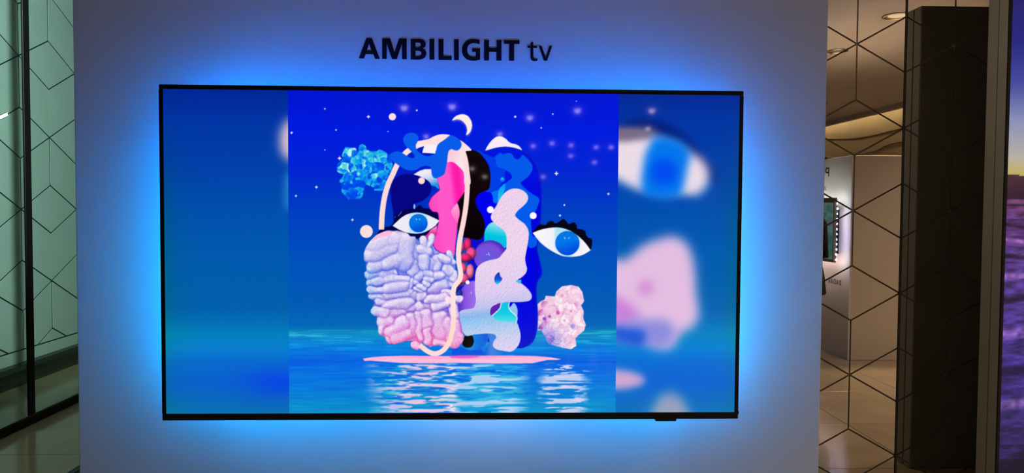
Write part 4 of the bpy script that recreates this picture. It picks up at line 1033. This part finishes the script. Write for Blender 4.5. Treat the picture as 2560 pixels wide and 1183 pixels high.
# ------------------------------------------------------------------ ceiling downlights
M_RIM = mat('brushed_rim', (.62, .55, .45), .3, metal=1.)
M_LAMP_ON = glow('warm_diffuser', (1.0, .82, .55), 1.1, False)
M_LAMP_DIM = glow('pale_diffuser', (1.0, .92, .85), .16, False)
M_CONE = mat('gold_reflector', (.75, .58, .30), .25, metal=1.)
def downlight(x, y, d, label, lit=M_LAMP_ON, group=None, z=CEIL):
    r = d / 2
    t = thing('downlight', label, 'downlight', (x, y, z), group)
    bm = revolve([(r, -.001), (r, -.012), (r * .86, -.016), (r * .80, -.006), (r * .80, -.001)], 32, False)
    o = from_bm('rim', bm, M_RIM, None, (x, y, z), True); adopt(o, t)
    bm = revolve([(r * .80, -.0052), (r * .62, -.002)], 32, False)
    o = from_bm('reflector', bm, M_CONE, None, (x, y, z), True); adopt(o, t)
    bm = revolve([(r * .62, -.0021), (r * .62, -.0012)], 32)
    o = from_bm('diffuser', bm, lit, None, (x, y, z)); adopt(o, t)
    return t
downlight(4.20, .28, .30, 'warm lit downlight in the ceiling at the top of the mirror wall')
downlight(4.38, -1.45, .26, 'pale round downlight in the reflected ceiling beside the display wall edge', M_LAMP_DIM)
for x, y, *_ in LAMPS[2:]:  # unseen fixtures made up to hold the added fill lamps
    downlight(x, y, .28, 'unseen round ceiling downlight added to brighten the room', M_LAMP_ON, 'added unseen fill downlights')
M_SPOT = glow('white_spot', (1.0, .84, .78), 9, False)
spots = [(-1.62, -11.27), (-.67, -11.02), (.93, -12.67), (1.81, -11.41), (-1.66, -17.23), (.35, -16.37), (1.46, -20.04), (1.96, -18.99), (2.60, -19.62), (3.47, -20.28), (3.94, -20.22), (3.28, -11.29), (3.92, -14.65)]
M_BEZ = mat('white_spot_rim', (.5, .48, .46), .5)
for x, y in spots:
    t = thing('ceiling_spot', 'small bright ceiling spot mirrored as a dot in the television screen', 'spotlight', (x, y, CEIL), 'ceiling spots mirrored in the screen')
    o = from_bm('rim', revolve([(.09, -.001), (.09, -.012), (.062, -.014), (.062, -.001)], 24, False), M_BEZ, None, (x, y, CEIL), True); adopt(o, t)
    o = from_bm('bulb', revolve([(.0, -.09), (.035, -.083), (.054, -.055), (.06, -.015), (.06, -.002)], 20, False), M_SPOT, None, (x, y, CEIL), True); adopt(o, t)
def pendant(px, py, y=-18.0):
    d = (px - CX_) / F_PX * RT - (py - CY_) / F_PX * UP + FW
    P = np.array([0, 0, EYE]) + d * (TY / d[1]); d2 = d * [1, -1, 1]; Q = P + d2 * ((y - P[1]) / d2[1])
    t = thing('pendant_lamp', 'small hanging lamp mirrored as a faint dot in the television screen', 'lamp', (Q[0], Q[1], CEIL), 'hanging lamps mirrored in the screen')
    bm = revolve([(.004, Q[2] - CEIL + .07), (.004, -.001)], 8); o = from_bm('cord', bm, M_BLACKPLASTIC, None, (Q[0], Q[1], CEIL)); adopt(o, t)
    bm = revolve([(.02, .07), (.05, .05), (.075, 0), (.07, -.002)], 20, False); o = from_bm('shade', bm, M_BLACKPLASTIC, None, tuple(Q), True); adopt(o, t)
    bm = revolve([(.0, -.06), (.04, -.05), (.06, -.01), (.06, .0), (.0, .02)], 16, False); o = from_bm('bulb', bm, M_SPOT, None, tuple(Q), True); adopt(o, t)
for q in [(1427, 388), (1486, 404), (1180, 420), (1212, 440), (1358, 440)]:
    pendant(*q)

# made-up unseen fixture for the spot added to light the panelled wall
ts = thing('added_wall_spot', 'unseen black ceiling spotlight added to light the panelled wall', 'spotlight', (SPOT_AT.x, SPOT_AT.y, CEIL))
box('track', (SPOT_AT.x - .018, SPOT_AT.x + .018, SPOT_AT.y - .5, SPOT_AT.y + .5, CEIL - .03, CEIL - .001), M_BLACKPLASTIC, ts)
box('stem', (SPOT_AT.x - .01, SPOT_AT.x + .01, SPOT_AT.y - .01, SPOT_AT.y + .01, SPOT_AT.z + .03, CEIL - .0305), M_BLACKPLASTIC, ts)
bm = revolve([(.0, -.13), (.045, -.125), (.055, -.1), (.06, .045), (.052, .05), (.045, -.02), (0, -.03)], 24, False)
bmesh.ops.rotate(bm, verts=bm.verts[:], matrix=(SPOT_TO - SPOT_AT).to_track_quat('Z', 'Y').to_matrix())
o = from_bm('head', bm, M_BLACKPLASTIC, None, tuple(SPOT_AT), True); adopt(o, ts)

# ------------------------------------------------------------------ visitor in black, seen in the mirror beside the display wall
def skin_body(name, joints, edges, root, sub=2):
    """joints: name -> (x, y, z, rx, ry)"""
    names = list(joints); idx = {n: i for i, n in enumerate(names)}
    me = bpy.data.meshes.new(name)
    me.from_pydata([joints[n][:3] for n in names], [(idx[a], idx[b]) for a, b in edges], [])
    o = bpy.data.objects.new(name, me); COL.objects.link(o)
    o.modifiers.new('skin', 'SKIN'); s = o.modifiers.new('smooth', 'SUBSURF'); s.levels = s.render_levels = sub
    lay = me.skin_vertices[0].data if me.skin_vertices else None
    if lay is None:
        me.skin_vertices.new(); lay = me.skin_vertices[0].data
    for n in names:
        lay[idx[n]].radius = joints[n][3:5]
        lay[idx[n]].use_root = n == root
    bpy.context.view_layer.update()
    out = bpy.data.meshes.new_from_object(o.evaluated_get(bpy.context.evaluated_depsgraph_get()))
    bpy.data.objects.remove(o); bpy.data.meshes.remove(me)
    return out
def build_person(loc, rz):
    J = {'pelvis': (0, 0, .93, .15, .115), 'waist': (0, .0, 1.07, .135, .10), 'chest': (0, .0, 1.26, .165, .115), 'collar': (0, -.005, 1.42, .10, .075), 'neck': (0, .005, 1.485, .055, .056),
         'skull0': (0, .022, 1.555, .066, .078), 'skull1': (0, .018, 1.63, .077, .095), 'skull2': (0, .005, 1.70, .062, .078), 'nose': (0, .112, 1.605, .013, .013)}
    E_ = [('pelvis', 'waist'), ('waist', 'chest'), ('chest', 'collar'), ('collar', 'neck'), ('neck', 'skull0'), ('skull0', 'skull1'), ('skull1', 'skull2'), ('skull1', 'nose')]
    for s, n in ((1, 'l'), (-1, 'r')):
        J.update({n + 'sh': (s * .175, -.005, 1.385, .062, .062), n + 'el': (s * .235, -.02, 1.12, .046, .046), n + 'wr': (s * .150, .20, 1.13, .032, .030), n + 'palm': (s * .105, .262, 1.165, .034, .026),
                  n + 'hip': (s * .09, 0, .88, .085, .09), n + 'kn': (s * .10, .015, .49, .058, .060), n + 'an': (s * .105, -.02, .10, .042, .045), n + 'heel': (s * .105, -.045, .045, .040, .042), n + 'ball': (s * .115, .10, .035, .046, .032), n + 'toe': (s * .12, .185, .030, .036, .026)})
        E_ += [('collar', n + 'sh'), (n + 'sh', n + 'el'), (n + 'el', n + 'wr'), (n + 'wr', n + 'palm'), ('pelvis', n + 'hip'), (n + 'hip', n + 'kn'), (n + 'kn', n + 'an'), (n + 'an', n + 'heel'), (n + 'an', n + 'ball'), (n + 'ball', n + 'toe')]
        for k, (dz, ln) in enumerate(((.026, .066), (.009, .074), (-.009, .070), (-.026, .056))):
            a, b, c = n + 'f%da' % k, n + 'f%db' % k, n + 'f%dc' % k
            J[a] = (s * .080, .296, 1.172 + dz, .0095, .0095); J[b] = (s * (.080 - ln * .45), .306, 1.178 + dz * 1.05, .0085, .0085); J[c] = (s * (.080 - ln * .78), .288, 1.182 + dz * 1.05, .0075, .0075)
            E_ += [(n + 'palm', a), (a, b), (b, c)]
        J[n + 't0'] = (s * .092, .262, 1.205, .011, .011); J[n + 't1'] = (s * .070, .276, 1.232, .009, .009)
        E_ += [(n + 'palm', n + 't0'), (n + 't0', n + 't1')]
    me = skin_body('person', J, E_, 'pelvis')
    p = mat('skin', (.50, .30, .21), .5); tr = mat('black_trousers', (.012, .012, .014), .85); sh = mat('black_shoes', (.008, .008, .008), .35)
    for m_ in (p, tr, sh):
        me.materials.append(m_)
    for f in me.polygons:
        z = f.center.z
        hand = f.center.y > .215
        f.material_index = 0 if (z > 1.46 or hand) else (2 if z < .085 else 1)
        f.use_smooth = True
    person = bpy.data.objects.new('person', me); COL.objects.link(person)
    person.location = loc; person.rotation_euler = (0, 0, rz)
    tag(person, 'person in a long black coat standing in the mirror beside the display wall', 'person')
    def child(name, bm, m_):
        bmesh.ops.recalc_face_normals(bm, faces=bm.faces[:])
        mm = bpy.data.meshes.new(name); bm.to_mesh(mm); bm.free(); mm.materials.append(m_)
        for f in mm.polygons: f.use_smooth = True
        o = bpy.data.objects.new(name, mm); COL.objects.link(o); o.parent = person
        return o
    coat = mat('black_coat', (.010, .010, .012), .9, bump=(300, .2))
    bm = bmesh.new(); rings = []
    for z, rx, ry, oy in ((.79, .235, .175, .0), (.80, .238, .178, 0), (.95, .215, .165, 0), (1.08, .185, .14, 0), (1.24, .205, .15, 0), (1.34, .215, .135, -.003), (1.40, .185, .115, -.005), (1.44, .125, .095, -.005), (1.475, .078, .078, .002), (1.50, .074, .076, .004)):
        rings.append([bm.verts.new((rx * math.cos(a) * (1 + .02 * math.sin(5 * a + z * 9)), oy + ry * math.sin(a) * (1 + .02 * math.sin(7 * a)), z)) for a in [2 * math.pi * i / 36 for i in range(36)]])
    for a, b in zip(rings, rings[1:]):
        for i in range(36):
            j = (i + 1) % 36; bm.faces.new((a[i], a[j], b[j], b[i]))
    child('coat', bm, coat)
    for s in (1, -1):
        bm = bmesh.new(); rings = []
        path = [((s * .150, -.005, 1.405), .078), ((s * .190, -.008, 1.37), .082), ((s * .215, -.014, 1.25), .072), ((s * .237, -.02, 1.12), .066), ((s * .215, .07, 1.095), .058), ((s * .165, .175, 1.12), .050)]
        for k, (c, r) in enumerate(path):
            d = Vector(path[min(k + 1, len(path) - 1)][0]) - Vector(path[max(k - 1, 0)][0]); d.normalize()
            a1 = d.cross(Vector((0, 1, 0))).normalized(); a2 = d.cross(a1)
            rings.append([bm.verts.new(Vector(c) + a1 * (r * math.cos(t)) + a2 * (r * math.sin(t))) for t in [2 * math.pi * i / 18 for i in range(18)]])
        for a, b in zip(rings, rings[1:]):
            for i in range(18):
                j = (i + 1) % 18; bm.faces.new((a[i], a[j], b[j], b[i]))
        bm.faces.new(rings[0])
        child('sleeve', bm, coat)
    # hair cap, ears, eyes, mouth
    hm = mat('dark_hair', (.02, .014, .010), .6, bump=(200, .5))
    bm = bmesh.new(); bmesh.ops.create_uvsphere(bm, u_segments=28, v_segments=18, radius=1)
    for v in bm.verts:
        v.co = Vector((v.co.x * .087, v.co.y * .108 - .005, v.co.z * .100 + 1.655))
    bmesh.ops.delete(bm, geom=[v for v in bm.verts if v.co.z < 1.69 - 1.15 * max(0, -.02 - v.co.y) * 1.6 and v.co.y > -.06 or v.co.z < 1.56], context='VERTS')
    child('hair', bm, hm)
    for s in (1, -1):
        bm = bmesh.new(); bmesh.ops.create_uvsphere(bm, u_segments=12, v_segments=8, radius=1)
        for v in bm.verts: v.co = Vector((v.co.x * .010 + s * .080, v.co.y * .018 + .01, v.co.z * .030 + 1.615))
        child('ear', bm, p)
        bm = bmesh.new(); bmesh.ops.create_uvsphere(bm, u_segments=12, v_segments=8, radius=.0115)
        for v in bm.verts: v.co += Vector((s * .031, .094, 1.628))
        child('eye', bm, mat('eye', (.05, .035, .03), .2))
    bm = bmesh.new(); bmesh.ops.create_uvsphere(bm, u_segments=14, v_segments=8, radius=1)
    for v in bm.verts: v.co = Vector((v.co.x * .024, v.co.y * .010 + .096, v.co.z * .007 + 1.563))
    child('mouth', bm, mat('lips', (.40, .17, .14), .5))
    return person
build_person((2.632, 1.74, .012), math.radians(150))

# phone in the visitor's hands
pr = bpy.data.objects['person']
ph = thing('phone', 'black phone held up by the person in black in the mirror', 'phone', tuple(pr.matrix_basis @ Vector((0, .322, 1.19))))
pm = Matrix.Rotation(math.radians(150), 3, 'Z')
for nm, h, mt in (('body', (.078, .0045, .040), M_BLACKPLASTIC), ('screen', (.074, .0006, .037), glow('phone_screen', (.3, .35, .45), .5, False))):
    bm = bmesh.new(); add_box(bm, -h[0], h[0], -h[1], h[1], -h[2], h[2])
    if nm == 'body':
        bmesh.ops.bevel(bm, geom=bm.edges[:], offset=.003, segments=2, affect='EDGES')
    else:
        bmesh.ops.translate(bm, verts=bm.verts[:], vec=(0, -.0052, 0))
    bmesh.ops.rotate(bm, verts=bm.verts[:], matrix=pm)
    o = from_bm(nm, bm, mt, None, tuple(ph.location)); adopt(o, ph)
